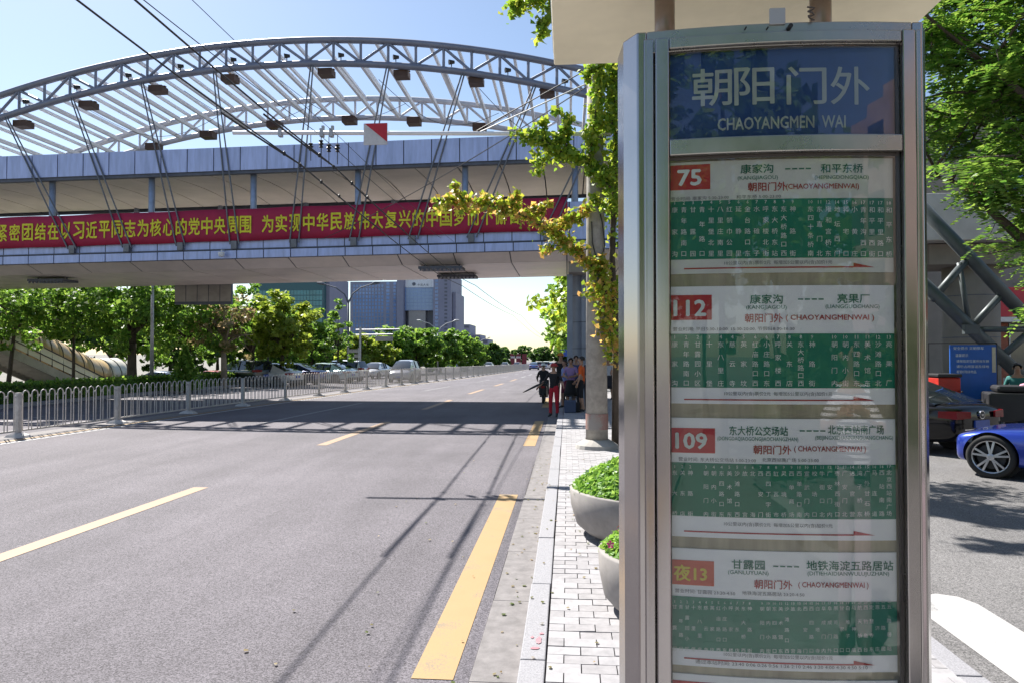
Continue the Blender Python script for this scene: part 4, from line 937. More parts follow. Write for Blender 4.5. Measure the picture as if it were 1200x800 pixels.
# ginkgo whose branches hang round the pole, laid out limb by limb
GX, GY = 0.92, 13.3
gk = thing('ginkgo_tree', 'slim ginkgo with yellowing leaves and a long branch reaching across the banner', 'tree', (GX, GY, 0.15))
wood = MB(); wood.tube([(0, 0, -0.05), (0.02, 0, 2.0), (-0.06, 0, 3.6), (0.0, 0, 5.6), (0.05, 0, 8.4)], [0.085, 0.07, 0.06, 0.045, 0.02], 9)
rng = np.random.default_rng(21); r2 = random.Random(21)
G = [[], []]
def limb(pix, Y, dens, m, rad=0.16, r0=0.03, start=None):
    pts = [(atY(x, y, Y + r2.uniform(-.15, .15)) - Vector((GX, GY, 0.15))) for (x, y) in pix]
    if start is not None: pts = [Vector(start)] + pts
    wood.tube(pts, [r0 * (1 - 0.85 * i / (len(pts) - 1)) + 0.003 for i in range(len(pts))], 5)
    for a, b in zip(pts, pts[1:]):
        L = (b - a).length; k = int(L * dens)
        for _ in range(max(1, int(L * 5))):
            p = a.lerp(b, r2.random()); q = p + Vector((r2.gauss(0, 1), r2.gauss(0, 1), r2.gauss(0.3, 1))).normalized() * rad * 1.6; wood.tube([p, q], [0.006, 0.002], 3)
            kk = int(dens / 11); d = rng.normal(size=(kk, 3)) * rad * 0.42; G[m].append(d + np.array(p.lerp(q, 0.75))[None, :])
        t = rng.uniform(0, 1, (k // 2, 1)); G[m].append(np.array(a)[None, :] * (1 - t) + np.array(b)[None, :] * t + rng.normal(size=(k // 2, 3)) * rad * 0.55)
D1 = 410
limb([(712, 345), (700, 318), (672, 292), (645, 272), (618, 255), (590, 243), (556, 240), (528, 237), (508, 240)], 12.9, D1, 0, 0.15, 0.032)
limb([(700, 325), (706, 350), (712, 372), (716, 395), (718, 410)], 12.9, D1, 0, 0.20, 0.02)
limb([(672, 290), (652, 288), (636, 293)], 12.8, D1 * 0.7, 0, 0.12, 0.012)
limb([(650, 275), (664, 262), (680, 250), (692, 244)], 12.9, D1 * 0.8, 0, 0.12, 0.012)
limb([(625, 258), (634, 244), (640, 238)], 12.8, D1 * 0.6, 0, 0.08, 0.01)
limb([(545, 238), (538, 228), (532, 222)], 12.8, D1 * 0.8, 0, 0.10, 0.01)
limb([(600, 246), (604, 232), (603, 225)], 12.8, D1 * 0.6, 0, 0.08, 0.01)
limb([(716, 215), (700, 198), (678, 186), (655, 180), (636, 186), (626, 191)], 12.9, D1, 1, 0.14, 0.028)
limb([(660, 180), (640, 166), (622, 160), (602, 158)], 12.8, D1, 1, 0.14, 0.016)
limb([(665, 178), (660, 155), (668, 140), (658, 133)], 12.8, D1 * 0.9, 1, 0.10, 0.014)
limb([(640, 165), (636, 150), (630, 144)], 12.8, D1 * 0.8, 1, 0.09, 0.01)
limb([(690, 190), (694, 160), (698, 130), (702, 100), (706, 78)], 12.7, D1 * 1.1, 1, 0.14, 0.022)
limb([(706, 78), (690, 84), (684, 86)], 12.7, D1 * 0.7, 1, 0.10, 0.01)
limb([(716, 150), (722, 110), (716, 84), (726, 70)], 12.9, D1, 1, 0.14, 0.018)
limb([(716, 220), (706, 212), (698, 205), (692, 199)], 12.7, D1, 1, 0.16, 0.018)
limb([(722, 245), (708, 240), (698, 236)], 12.7, D1 * 0.9, 1, 0.13, 0.014)
limb([(720, 190), (728, 175), (730, 160)], 12.9, D1, 1, 0.14, 0.014)
limb([(712, -8), (680, -14), (655, -6), (632, 4), (612, 8), (595, 16)], 12.4, D1 * 1.1, 1, 0.13, 0.024)
limb([(655, -5), (644, 10), (637, 30), (630, 48)], 12.4, D1, 1, 0.11, 0.014)
for k in range(13):                            # the part of the crown behind the sign and its roof
    z = 4.2 + k * 0.38; a = k * 2.399; e = Vector((1.7 * math.cos(a) * (1 if math.cos(a) > -0.2 else 0.25) + 0.5, 1.6 * math.sin(a), z + 0.7)); pts = [Vector((0, 0, z - 0.3)), e * 0.5 + Vector((0, 0, z * 0.5)), e]
    wood.tube(pts, [0.025, 0.016, 0.004], 4)
    for a_, b_ in zip(pts, pts[1:]):
        kk = 230; t = rng.uniform(0, 1, (kk, 1)); G[1].append(np.array(a_)[None, :] * (1 - t) + np.array(b_)[None, :] * t + rng.normal(size=(kk, 3)) * 0.17)
wood.build('trunk', M['bark'], gk, smooth=True)
def fan_leaves(C, size, rng):                  # notched fan-shaped blades
    n = len(C); nr = rng.normal(size=(n, 3)) + np.array([[0, -0.3, 0.7]]); nr /= np.linalg.norm(nr, axis=1, keepdims=True)
    t = rng.normal(size=(n, 3)) + np.array([[0, 0, -0.6]]); a = np.cross(nr, t); a /= np.linalg.norm(a, axis=1, keepdims=True); b = np.cross(nr, a)
    s = size * rng.uniform(0.6, 1.25, (n, 1))
    V = np.stack([C - b * s * 0.45, C - a * s * 0.55 + b * s * 0.2 + nr * s * 0.12, C + b * s * 0.5, C + a * s * 0.55 + b * s * 0.2 + nr * s * 0.12], 1).reshape(-1, 3)
    return V, np.arange(4 * n).reshape(n, 4)
for q, (m, nm) in enumerate([('leaf_ginkgo', 'crown'), ('leaf_ginkgo_green', 'crown')]):
    V, F = fan_leaves(np.concatenate(G[q]), 0.105, rng); obj(nm, np_mesh(nm, V, F), M[m], gk)

# locust tree over the side road: pinnate leaves
lt_ = thing('locust_tree', 'big sunlit locust tree arching over the parked cars on the right', 'tree', (12.3, 12.4, 0.0))
wood = MB(); wood.tube([(0, 0, -0.1), (-0.05, 0, 1.6), (-0.3, -0.1, 3.2), (-0.5, -0.2, 4.6)], [0.24, 0.18, 0.16, 0.12], 10)
rng = np.random.default_rng(77); r2 = random.Random(77); CC = []; NN = []; AA = []
def frond(p, d):
    d = Vector(d).normalized(); n = 9; side = d.cross(Vector((0, 0, 1))); side = side.normalized() if side.length > .01 else Vector((1, 0, 0))
    for i in range(n):
        t = (i + 1) / n * 0.42
        for s in (-1, 1):
            c = p + d * t + side * s * 0.045 + Vector((0, 0, -t * t * 0.9)); CC.append(c); AA.append(side * s + d * 0.35)
def lbranch(a, b, r, depth):
    m_ = a.lerp(b, 0.5) + Vector((r2.gauss(0, .12), r2.gauss(0, .12), r2.gauss(0.08, .1))) * (b - a).length; wood.tube([a, m_, b], [r, r * 0.7, r * 0.25], 6 if depth == 0 else 4)
    if depth < 2:
        for k in range(6 if depth == 0 else 5):
            p = a.lerp(m_, r2.uniform(.4, 1)) if k % 2 else m_.lerp(b, r2.uniform(.1, 1)); L = (b - a).length
            lbranch(p, p + Vector((r2.gauss(0, 1), r2.gauss(0, 1), r2.gauss(0.15, .6))).normalized() * L * r2.uniform(.28, .45), r * 0.4, depth + 1)
    else:
        for k in range(13):
            p = a.lerp(b, r2.uniform(.1, 1.05)); frond(p, (r2.gauss(0, 1), r2.gauss(0, 1), r2.gauss(-.1, .4)))
base = Vector((12.3, 12.4, 0))
for (x, y, z) in [(8.2, 12.0, 5.0), (7.0, 11.6, 6.2), (7.6, 12.8, 7.2), (6.8, 12.6, 5.4), (8.2, 11.0, 7.4), (7.0, 12.2, 8.4), (8.6, 13.4, 8.6), (8.2, 11.6, 6.4), (8.0, 12.6, 5.8), (7.6, 11.8, 4.4), (8.8, 12.2, 4.8), (10.8, 11.0, 8.6), (12.5, 14.2, 8.0), (14.2, 12.4, 7.0), (7.6, 12.6, 9.2), (6.4, 12.4, 7.2), (8.4, 12.2, 8.0), (6.6, 12.8, 9.0), (6.6, 12.0, 4.6), (7.4, 12.4, 6.6), (7.2, 13.4, 8.0), (5.9, 12.4, 5.2), (6.0, 12.6, 6.4), (5.8, 12.4, 8.2), (6.2, 12.8, 7.6), (5.9, 12.2, 9.2)]:
    s = r2.choice([Vector((-0.3, -0.1, 3.2)), Vector((-0.5, -0.2, 4.4)), Vector((-0.4, -.15, 3.9))]); lbranch(s, Vector((x, y, z)) - base, 0.075, 0)
a = atX(1203, 287, 9.6); b = atX(1160, 247, 8.7)
wood.tube([Vector((-0.3, -0.1, 3.1)), atY(1230, 305, 12.3) - base, atY(1195, 278, 12.2) - base, atY(1160, 246, 12.1) - base, atY(1150, 240, 12.1) - base], [0.12, 0.1, 0.085, 0.06, 0.03], 8)
wood.build('trunk', M['bark'], lt_, smooth=True)
C = np.array([tuple(c) for c in CC]); A_ = np.array([tuple(v) for v in AA]); A_ /= np.linalg.norm(A_, axis=1, keepdims=True); n = len(C)
nr = rng.normal(size=(n, 3)) * 0.35 + np.array([[0, 0, 1.0]]); b = np.cross(nr, A_); b /= np.linalg.norm(b, axis=1, keepdims=True); s = rng.uniform(0.75, 1.25, (n, 1))
V = np.stack([C, C + A_ * s * 0.06 + b * 0.028 * s, C + A_ * s * 0.125, C + A_ * s * 0.06 - b * 0.028 * s], 1).reshape(-1, 3)
obj('crown', np_mesh('crown', V, np.arange(4 * n).reshape(n, 4)), M['leaf_locust'], lt_)

# trees and a facade behind the viewpoint (they stand in the glass reflections)
for i, (X, Y, r) in enumerate([(1.5, -9, 3.4), (1.2, -17, 3.6), (1.4, -26, 4), (6.5, -14, 3.8), (8.0, -24, 4.4)]):
    tree('street_tree', 'street tree behind the viewpoint, ' + ['nearest on the pavement', 'second on the pavement', 'third on the pavement', 'nearer one beside the facade', 'farther one beside the facade'][i], (X, Y, 0.1 if X < 2 else 0.0), 2.8, (0, 0, 5.4), (r, r, 2.8), 0.14, 90, 40, 0.22, M['leaf'], M['bark'], 120 + i, 'street trees behind the viewpoint')

sb_ = thing('reflection_shrubs', 'added tall dark shrubs behind the viewpoint that darken the glass reflections', 'shrubs', (8, -8, 0))  # unseen shrubs, added so the sign glass mirrors something dark
rng = np.random.default_rng(31); n = 15000; C = np.stack([rng.uniform(-5.3, 8, n), rng.normal(0, 0.55, n), rng.uniform(0, 3.1, n) ** 1.0 + rng.normal(0, .12, n)], 1); C[:, 2] *= 0.8 + 0.25 * np.sin(C[:, 0] * 1.7)
V, F = leaf_quads(C, rng.normal(size=(n, 3)) + np.array([[0, .4, .5]]), 0.19, 1.5, rng); obj('foliage', np_mesh('foliage', V, F), M['leaf_dark'], sb_)
t = MB()
for k in range(24): x = -5 + 0.55 * k; t.tube([(x, 0, -0.02), (x + rnd.uniform(-.3, .3), rnd.uniform(-.3, .3), 2.2)], [0.03, 0.01], 5)
t.build('stem_fill', M['bark'], sb_)

# ------------------------------------------------------------------ hedge along the far verge
hd = thing('hedge', 'clipped green hedge along the far verge behind the guardrail', 'hedge', (-20.6, 30, 0))
t = MB(); ys = [8, 25, 30, 35, 40, 45, 52, 60, 72]
for y0, y1 in zip(ys, ys[1:]):
    t.add([(-0.32, y0 - 30, gz(y0)), (0.32, y0 - 30, gz(y0)), (0.32, y1 - 30, gz(y1)), (-0.32, y1 - 30, gz(y1)), (-0.3, y0 - 30, gz(y0) + 0.78), (0.3, y0 - 30, gz(y0) + 0.78), (0.3, y1 - 30, gz(y1) + 0.78), (-0.3, y1 - 30, gz(y1) + 0.78)], [(4, 5, 6, 7), (0, 1, 5, 4), (1, 2, 6, 5), (2, 3, 7, 6), (3, 0, 4, 7)])
t.build('stem_fill', M['leaf_dark'], hd)  # solid dark box core filling the hedge behind its leaves
rng = np.random.default_rng(9); n = 16000; yy = rng.uniform(8, 72, n); side_ = rng.uniform(0, 1, n)
xx = np.where(side_ < 0.5, 0.34 + rng.normal(0, 0.04, n), rng.uniform(-0.36, 0.36, n)); zz = np.where(side_ < 0.5, rng.uniform(0.02, 0.85, n), 0.82 + rng.normal(0, 0.05, n))
zg_ = np.array([gz(v) for v in yy]); C = np.stack([xx, yy - 30, zz + zg_], 1); Nr = rng.normal(size=(n, 3)) + np.array([[0.5, 0, 0.8]])
V, F = leaf_quads(C, Nr, 0.085, 1.5, rng); obj('foliage', np_mesh('foliage', V, F), M['leaf'], hd)
struct(strip('service_road', -36.0, -26.2, [0, 15, 25, 35, 45, 60, 80, 110, 160, 300], -0.6, M['asphalt_side']))
vk = MB()
for y0, y1 in zip(ys, ys[1:]):
    for (xa, xb, z1) in [(-20.15, -19.95, 0.14), (-26.2, -20.16, 0.11)]:
        vk.add([(xa, y0, gz(y0) - .65), (xb, y0, gz(y0) - .65), (xb, y1, gz(y1) - .65), (xa, y1, gz(y1) - .65), (xa, y0, gz(y0) + z1), (xb, y0, gz(y0) + z1), (xb, y1, gz(y1) + z1), (xa, y1, gz(y1) + z1)], [(4, 5, 6, 7), (0, 1, 5, 4), (1, 2, 6, 5), (2, 3, 7, 6), (3, 0, 4, 7)], 0 if xb > -20 else 1)
struct(vk.build('verge', [M['granite'], M['earth']]))
struct(strip('far_pavement', -60, -36.0, [0, 15, 25, 35, 45, 60, 80, 110, 160], -0.5, M['concrete']))

# ------------------------------------------------------------------ covered stair across the avenue
st = thing('covered_stair', 'concrete stair with tan vaulted plastic canopy across the avenue', 'staircase', (-30.9, 28, 0))
tan = mat('canopy_tan', (0.50, 0.36, 0.18), 0.35, var=0.12, scale=1.0); pale = mat('canopy_pale', (0.66, 0.62, 0.52), 0.4, var=0.1, scale=1.0)
def fz(Y): return max(-0.62, 2.4 - 0.37 * (Y - 33.9))
SXN, SXF = 0.9, -1.4                           # near and far side of the flight
def sl(name, x0, x1, lo, hi, y0, y1, m, n=10):
    t = MB(); vs = []
    for i in range(n + 1):
        Y = y0 + (y1 - y0) * i / n; z = fz(Y)
        vs += [(x0, Y - 28, z + lo), (x1, Y - 28, z + lo), (x1, Y - 28, z + hi), (x0, Y - 28, z + hi)]
    fs = [(0, 1, 2, 3), (4 * n + 3, 4 * n + 2, 4 * n + 1, 4 * n)]
    for i in range(n):
        for p, q in ((0, 1), (1, 2), (2, 3), (3, 0)): fs.append((4 * i + p, 4 * i + 4 + p, 4 * i + 4 + q, 4 * i + q))
    t.add(vs, fs); return t.build(name, m, st)
sl('stringer', SXN, SXN + 0.12, -0.42, 0.08, 23, 42.0, M['concrete']); sl('stringer', SXF - 0.12, SXF, -0.42, 0.08, 23, 42.0, M['concrete'])
for i in range(54):
    Y = 23.1 + 0.345 * i; z = fz(Y + 0.17); t = MB(); t.box(SXF + .001, SXN - .001, Y - 28, Y - 28 + 0.342, z - 0.12, z + 0.02); t.build('step', M['concrete'], st)
t = MB(); t.box(SXF - 0.2, SXN + 0.2, 14.0, 17.4, -0.8, -0.6); t.build('landing', M['concrete'], st)
sl('side_panel', SXN + 0.03, SXN + 0.06, 0.20, 0.95, 23, 42.0, pale)
def vault(Y, r=1.18):
    z = fz(Y); c = (SXN + SXF) / 2; return [(c + r * math.cos(a) * 1.0, Y - 28, z + 1.0 + 1.25 * math.sin(a)) for a in [math.pi * k / 12 for k in range(13)]]
def vsheet(name, y0, y1, n, m):
    t = MB(); vs = []; fs = []
    for i in range(n + 1): vs += vault(y0 + (y1 - y0) * i / n)
    for i in range(n):
        for k in range(12): fs.append((13 * i + k, 13 * i + k + 1, 13 * i + 14 + k, 13 * i + 13 + k))
    t.add(vs, fs); o = t.build(name, m, st, smooth=True); md = o.modifiers.new('solid', 'SOLIDIFY'); md.thickness = 0.02; return o
Y = 23.1
while Y < 40.5: vsheet('canopy_sheet', Y + 0.01, Y + 1.24, 3, tan); Y += 1.25
vsheet('canopy_sheet', 40.62, 42.8, 4, tan); vsheet('canopy_sheet', 42.82, 44.8, 4, pale)
Y = 23.1
while Y < 44.9:
    t = MB(); t.tube([(x, y, z + 0.02) for (x, y, z) in vault(Y, 1.2)], 0.035, 5); t.build('canopy_rib', M['black'], st)
    z = fz(Y); t = MB(); t.tube([(SXN + 0.06, Y - 28, z + 0.05), (SXN + 0.03, Y - 28, z + 1.0)], 0.03, 5); t.build('rail_post', M['black'], st); Y += 0.9
for h in (0.55, 0.98):
    t = MB(); t.tube([(SXN + 0.08, Y - 28, fz(Y) + h) for Y in [23.1, 28, 34, 40, 42.1, 44.8]], 0.03, 5); t.build('hand_rail', M['black'], st)

# ------------------------------------------------------------------ lamp posts and signs across the avenue
def lamp(label, px, Y, y_top, arms, r=0.09, m=None):
    X = atY(px, 414, Y).x; z = gz(Y); zt = atY(px, y_top, Y).z - z
    o = thing('street_lamp', label, 'street lamp', (X, Y, z), 0, 'street lamps across the avenue'); m = m or M['galv']
    t = MB(); t.tube([(0, 0, 0), (0, 0, zt - 0.4)], [r, r * 0.6], 10); smooth(t.build('post', m, o))
    for s in arms:
        t = MB(); t.tube([(0, 0, zt - 0.4 - 0.3), (s * 0.35, 0, zt + 0.1), (s * 1.1, 0, zt + 0.65), (s * 2.1, 0, zt + 0.95)], [r * 0.6, r * .5, r * .45, r * .4], 7); a_ = t.build('arm', m, o)
        t = MB(); t.tube([(s * 2.0, 0, zt + 0.92), (s * 2.35, 0, zt + 1.03), (s * 2.8, 0, zt + 1.08)], [0.06, 0.15, 0.08], 8); t.build('lamp_head', m, a_)
    t = MB(); t.box(-r * 1.6, r * 1.6, -r * 1.6, r * 1.6, 0, 0.5); t.build('base_box', m, o); return o
lamp('grey steel lamp post standing right of the thick dark trunk', 178, 32.5, 300, (1,), 0.10)
lamp('twin armed street lamp above the trees below the office tower', 513, 88, 385, (-1, 1), 0.10)
lamp('tall dark twin lamp post in front of the office tower edge', 408, 58, 346, (-1, 1), 0.13, M['bedge'])
lamp('small distant twin lamp left of the low stepped block', 560, 150, 401, (-1, 1), 0.12)
lamp('thin dark post rising through the yellow green tree', 314, 43, 350, (), 0.06, M['bedge'])
sg = thing('direction_gantry', 'pale road sign arms on a post in front of the trees', 'road sign', (*atY(422, 414, 60).xy, gz(60)))
t = MB(); t.tube([(0, 0, 0), (0, 0, 4.6)], 0.09, 8); t.build('post', M['galv'], sg)
for (h, L) in ((4.35, 3.6), (3.9, 3.0)):
    t = MB(); t.tube([(-0.4, 0, h), (L, 0, h + 0.05)], 0.06, 6); t.build('arm', M['galv'], sg)
t = MB(); t.box(1.4, 3.0, -0.08, -0.02, 3.35, 3.78); t.build('sign_plate', M['concrete'], sg)
bsn = thing('bus_sign_board', 'grey slatted bus sign panel across the avenue under the lamp', 'sign', (*atY(414, 414, 57).xy, gz(57)))
t = MB(); t.box(-0.5, -0.42, -0.04, 0.04, 0, 2.7); t.build('post', M['galv'], bsn); t = MB(); t.box(0.42, 0.5, -0.04, 0.04, 0, 2.7); t.build('post', M['galv'], bsn)
for k in range(5): t = MB(); t.box(-0.41, 0.41, -0.03, 0.03, 0.6 + 0.42 * k, 0.9 + 0.42 * k); t.build('slat', M['concrete'], bsn)
ks_ = thing('kiosk', 'small kiosk with bright red canopy below the trees', 'kiosk', (*atY(503, 414, 100).xy, gz(100)))
t = MB(); t.box(-1.2, 1.2, -0.8, 0.8, 0, 1.9); t.build('cabin', M['bedge'], ks_); t = MB(); t.add([(-1.5, -1.2, 1.95), (1.5, -1.2, 1.95), (1.5, 1.2, 1.95), (-1.5, 1.2, 1.95), (-0.8, -.5, 2.4), (.8, -.5, 2.4), (.8, .5, 2.4), (-.8, .5, 2.4)], [(0, 3, 2, 1), (4, 5, 6, 7), (0, 1, 5, 4), (1, 2, 6, 5), (2, 3, 7, 6), (3, 0, 4, 7)]); t.build('canopy', mat('awning_red', (0.55, 0.02, 0.03), 0.6), ks_)
t = MB(); t.box(-1.0, 1.0, -0.83, -0.805, 0.9, 1.7); t.build('hatch', M['galv'], ks_)
ks_.scale = (0.45, 0.45, 0.85)
pr = mat('pillar_red', (0.17, 0.025, 0.035), 0.6); pw = mat('pillar_white', (0.5, 0.45, 0.45), 0.6)
for i, px in enumerate((600.5, 607.5, 614.5)):
    Y = 190 + i * 4; o = thing('advert_pillar', 'dark red pillar at the end of the avenue, ' + ['left', 'middle', 'right'][i] + ' of three', 'pillar', (*atY(px, 414, Y).xy, gz(Y)), 0, 'red pillars at the end of the avenue')
    t = MB(); t.box(-0.62, 0.62, -0.4, 0.4, 0, 3.6); t.build('shaft', pr, o); t = MB(); t.box(-0.66, 0.66, -0.44, 0.44, 2.55, 3.1); t.build('pale_band', pw if i < 2 else pr, o); t = MB(); t.box(-0.7, 0.7, -0.48, 0.48, 3.6, 3.8); t.build('cap', pr, o)
rs_ = thing('road_sign', 'small blue road sign hanging among leaves beyond the bridge', 'road sign', (0.2, 70, gz(70)))
t = MB(); t.tube([(0, 0, 0), (0, 0, 3.0)], 0.05, 6); t.build('post', M['galv'], rs_); t = MB(); t.box(-0.9, -0.05, -0.05, 0.0, 2.1, 2.8); t.build('plate', mat('sign_plate_blue', (0.03, 0.09, 0.42), 0.5), rs_)

# ------------------------------------------------------------------ buildings in the distance
bwall = mat('tower_stone', (0.235, 0.24, 0.33), 0.7, var=0.08, scale=0.15); bwin = mat('tower_glass', (0.17, 0.26, 0.50), 0.15, 0.0, var=0.3, scale=0.12, spec=0.8)
bdk = mat('tower_recess', (0.10, 0.11, 0.15), 0.4); bpale = mat('tower_sign_white', (0.70, 0.72, 0.78), 0.6)
TY = 240.0
def T(px, py): q = atY(px, py, TY); return q.x, q.z
tw = thing('office_tower', 'grey blue office block with white name sign on its roof edge', 'building', (T(470, 0)[0], TY, gz(TY)))
tx0 = tw.location.x; tz0 = tw.location.z
def tb(name, p0, p1, y0, y1, dy0, dy1, m, parent=tw):
    a, b = T(p0, y1), T(p1, y0); t = MB(); t.box(a[0] - tx0, b[0] - tx0, dy0, dy1, a[1] - tz0, b[1] - tz0); return t.build(name, m, parent)
wing = tb('left_wing', 410, 466, 330, 432, 0, 24, bwall); wing2 = tb('core_tower', 466, 474, 319, 432, -1.5, 24, bwall); wing3 = tb('right_tower', 508, 529, 320, 432, -1.0, 24, bwall)
tb('recess_wall', 474, 508, 345, 432, 3, 24, bdk); gw = tb('glass_block', 474, 508, 336.5, 364, 0.5, 3, bwin); tb('low_block', 478, 498, 362, 432, 0.9, 2.9, mat('low_block', (0.34, 0.32, 0.32), 0.8))
sgn = tb('roof_sign', 475, 507, 321, 337, 0.2, 0.7, bpale); tb('side_slab', 529.3, 533, 342, 432, 2, 22, bwall)
ca, cz_ = T(485, 333); t = MB(); t.tube([(ca - tx0, 0.15, cz_ - tz0), (ca - tx0, 0.05, cz_ - tz0)], 0.62, 16); t.build('emblem', bdk, sgn)
for i, ch in enumerate('中国人保'):
    cx_, cz2 = T(490.5 + 3.4 * i, 334); vs, fs = tmesh(ch, 0.03, 1); t = MB(); t.add([(cx_ - tx0 + (a - 0.0) * 0.9, 0.12, cz2 - tz0 + (b - 0.38) * 0.9) for a, b in vs], fs); t.build('sign_character', bdk, sgn)
def wins(parent, p0, p1, y0, y1, nc, nr, fw, fh, dy, m=bwin):
    a = T(p0, y1); b = T(p1, y0); W_ = (b[0] - a[0]) / nc; H_ = (b[1] - a[1]) / nr
    t = MB(); t.box(-W_ * fw / 2, W_ * fw / 2, -0.04, 0.25, -H_ * fh / 2, H_ * fh / 2); me = t.mesh('window'); me.materials.append(m)
    for i in range(nc):
        for j in range(nr):
            o = obj('window', me, None, parent); o.location = (a[0] - tx0 + W_ * (i + 0.5), dy, a[1] - tz0 + H_ * (j + 0.5))
wins(wing, 413, 450, 333, 405, 10, 17, 0.62, 0.74, 0); wins(wing, 452, 457, 330.5, 405, 1, 18, 0.8, 0.72, 0); wins(wing, 460.5, 464.5, 330.5, 405, 1, 18, 0.8, 0.72, 0)
wins(wing3, 510, 514.5, 323, 405, 1, 19, 0.85, 0.7, -1.0); wins(wing3, 521, 525, 323, 405, 1, 19, 0.85, 0.5, -1.0, bdk)
wins(gw, 475.5, 507, 338, 363, 7, 6, 0.9, 0.82, 0.5, mat('tower_glass_light', (0.2, 0.3, 0.5), 0.15, spec=0.8))
tlb = thing('glass_building', 'teal glass office building behind the yellow green tree', 'building', (atY(340, 414, 190).x, 190, gz(190)))
TY2 = 190; tx2 = tlb.location.x; tzz = gz(190)
a = atY(296, 432, TY2); b = atY(378, 318, TY2); t = MB(); t.box(a.x - tx2, b.x - tx2, 0, 22, -0.5, b.z - tzz); tcore = t.build('curtain_wall', mat('teal_frame', (0.03, 0.10, 0.12), 0.4), tlb)
nb = 22; Wc = (b.x - a.x) / nb; Hr = 1.55; tg = mat('teal_glass', (0.035, 0.19, 0.22), 0.12, var=0.25, scale=0.2, spec=0.8)
t = MB(); t.box(-Wc * 0.43, Wc * 0.43, -0.06, 0.1, -Hr * 0.42, Hr * 0.42); me = t.mesh('pane'); me.materials.append(tg)
for i in range(nb):
    for j in range(8, 14): 
        o = obj('pane', me, None, tcore); o.location = (a.x - tx2 + Wc * (i + 0.5), 0, 1.0 + j * Hr)
lowp = MB(); lowp.box(a.x - tx2 + .1, b.x - tx2 - .1, -0.05, 0.1, 0, 12.0); lowp.build('podium', tg, tlb)
t = MB(); q = atY(382, 360, TY2); t.box(b.x - tx2 + .01, q.x - tx2, 3, 20, -0.5, b.z - tzz - 1); t.build('side_bay', bwall, tlb)
lb = thing('stepped_block', 'low purple grey stepped block right of the office tower', 'building', (atY(545, 414, 300).x, 300, gz(300)))
for (p0, p1, yt) in [(528, 550.5, 380), (551, 563, 392), (563.5, 572, 397), (572.5, 580, 403)]:
    a = atY(p0, 432, 300); b = atY(p1, yt, 300); t = MB(); t.box(a.x - lb.location.x, b.x - lb.location.x, 0, 20, 0, b.z - lb.location.z); v = t.build('wing', bwall, lb)
    for k in range(4): t = MB(); t.box(a.x - lb.location.x + 0.4, b.x - lb.location.x - 0.4, -0.12, 0.1, b.z - lb.location.z - 1.6 - 2.6 * k, b.z - lb.location.z - 0.6 - 2.6 * k); t.build('window_band', bdk, v)
# ------------------------------------------------------------------ right side: bridge stair support, shop front, notice board
def RQ(px, py, Y): return atY(px, py, Y)
stl = mat('support_steel', (0.085, 0.10, 0.105), 0.5, 0.3, var=0.15, scale=3); lime = mat('pier_stone', (0.24, 0.215, 0.185), 0.85, var=0.14, scale=1.0, bump=0.2, bscale=40)
sp = thing('stair_support', 'concrete pier and slab with dark steel tube bracing on the right', 'structure', (RQ(1138, 414, 21).x, 21, 0)); so = sp.location.copy()
p = RQ(1138, 414, 21); pr_ = 0.72
t = MB(); t.lathe([(0, 0), (pr_, 0), (pr_, 5.0), (0, 5.0)], 28); pier2 = smooth(t.build('pier', lime, sp)); pier2.data.polygons.foreach_set('use_smooth', [True] * len(pier2.data.polygons))
for z in (1.2, 2.4, 3.6): t = MB(); t.lathe([(pr_ + .001, z), (pr_ + 0.006, z + 0.01), (pr_ + .001, z + 0.02)], 28); t.build('joint_ring', M['bedge'], pier2)
t = MB(); t.box(-1.6, 1.2, -0.9, 0.9, 4.45, 5.02); t.build('cap_beam', lime, sp)
a = RQ(1096, 300, 20); b = RQ(1196, 247, 20); t = MB(); t.box(a.x - so.x - 3, b.x - so.x, -1.4, 2.2, 5.05, 6.35); t.build('landing_slab', mat('slab_white', (0.50, 0.48, 0.45), 0.8, scale=1), sp, bevel=0.02)
def tb2(p0, p1, r, Y0=17.4, Y1=17.4, nm='brace_tube'):
    t = MB(); t.tube([RQ(*p0, Y0) - so, RQ(*p1, Y1) - so], r, 12); smooth(t.build(nm, stl, sp))
tb2((1050, 302), (1196, 440), 0.15); tb2((1066, 228), (1225, 395), 0.15); tb2((1124, 308), (1136, 384), 0.06); tb2((1092, 352), (1132, 306), 0.09); tb2((1138, 384), (1176, 343), 0.08); tb2((1140, 386), (1240, 386), 0.065); tb2((1166, 424), (1215, 382), 0.085)
t = MB(); q = RQ(1138, 386, 17.2); t.cbox(q - so, (0.35, 0.12, 0.22)); t.build('gusset', stl, sp)
t = MB(); q = RQ(1196, 440, 17.4); t.cbox((q.x - so.x, q.y - so.y, (q.z) / 2 - 0.1), (0.5, 0.5, q.z + 0.1)); t.build('footing', M['concrete'], sp)
# shop
SHY = 27.0
sh = thing('shop_front', 'red fronted shop with glass doors behind the steel bracing', 'shop', (RQ(1185, 414, SHY).x, SHY, 0)); sx_ = sh.location.x
red = mat('shop_red', (0.50, 0.02, 0.035), 0.5, var=0.1); bk = mat('shop_brick', (0.30, 0.10, 0.06), 0.8, var=0.25, scale=8); gl = mat('shop_glass', (0.05, 0.06, 0.06), 0.08, spec=0.8)
def zq(py): return RQ(1185, py, SHY).z
t = MB(); t.box(-3.2, 14, 0.05, 6, 0, 11.5); wl = t.build('wall', lime, sh)
t = MB(); t.box(-0.95, 14, -0.45, 0.04, zq(372), zq(338)); t.build('fascia', red, sh)
t = MB(); t.box(-0.95, 14, -0.6, 0.03, zq(378), zq(372.5)); t.build('awning_edge', mat('awning_white', (0.7, 0.68, 0.65), 0.6), sh)
t = MB(); t.box(-0.95, -0.62, -0.1, 0.04, 0, zq(378.5)); t.build('red_pilaster', red, sh)
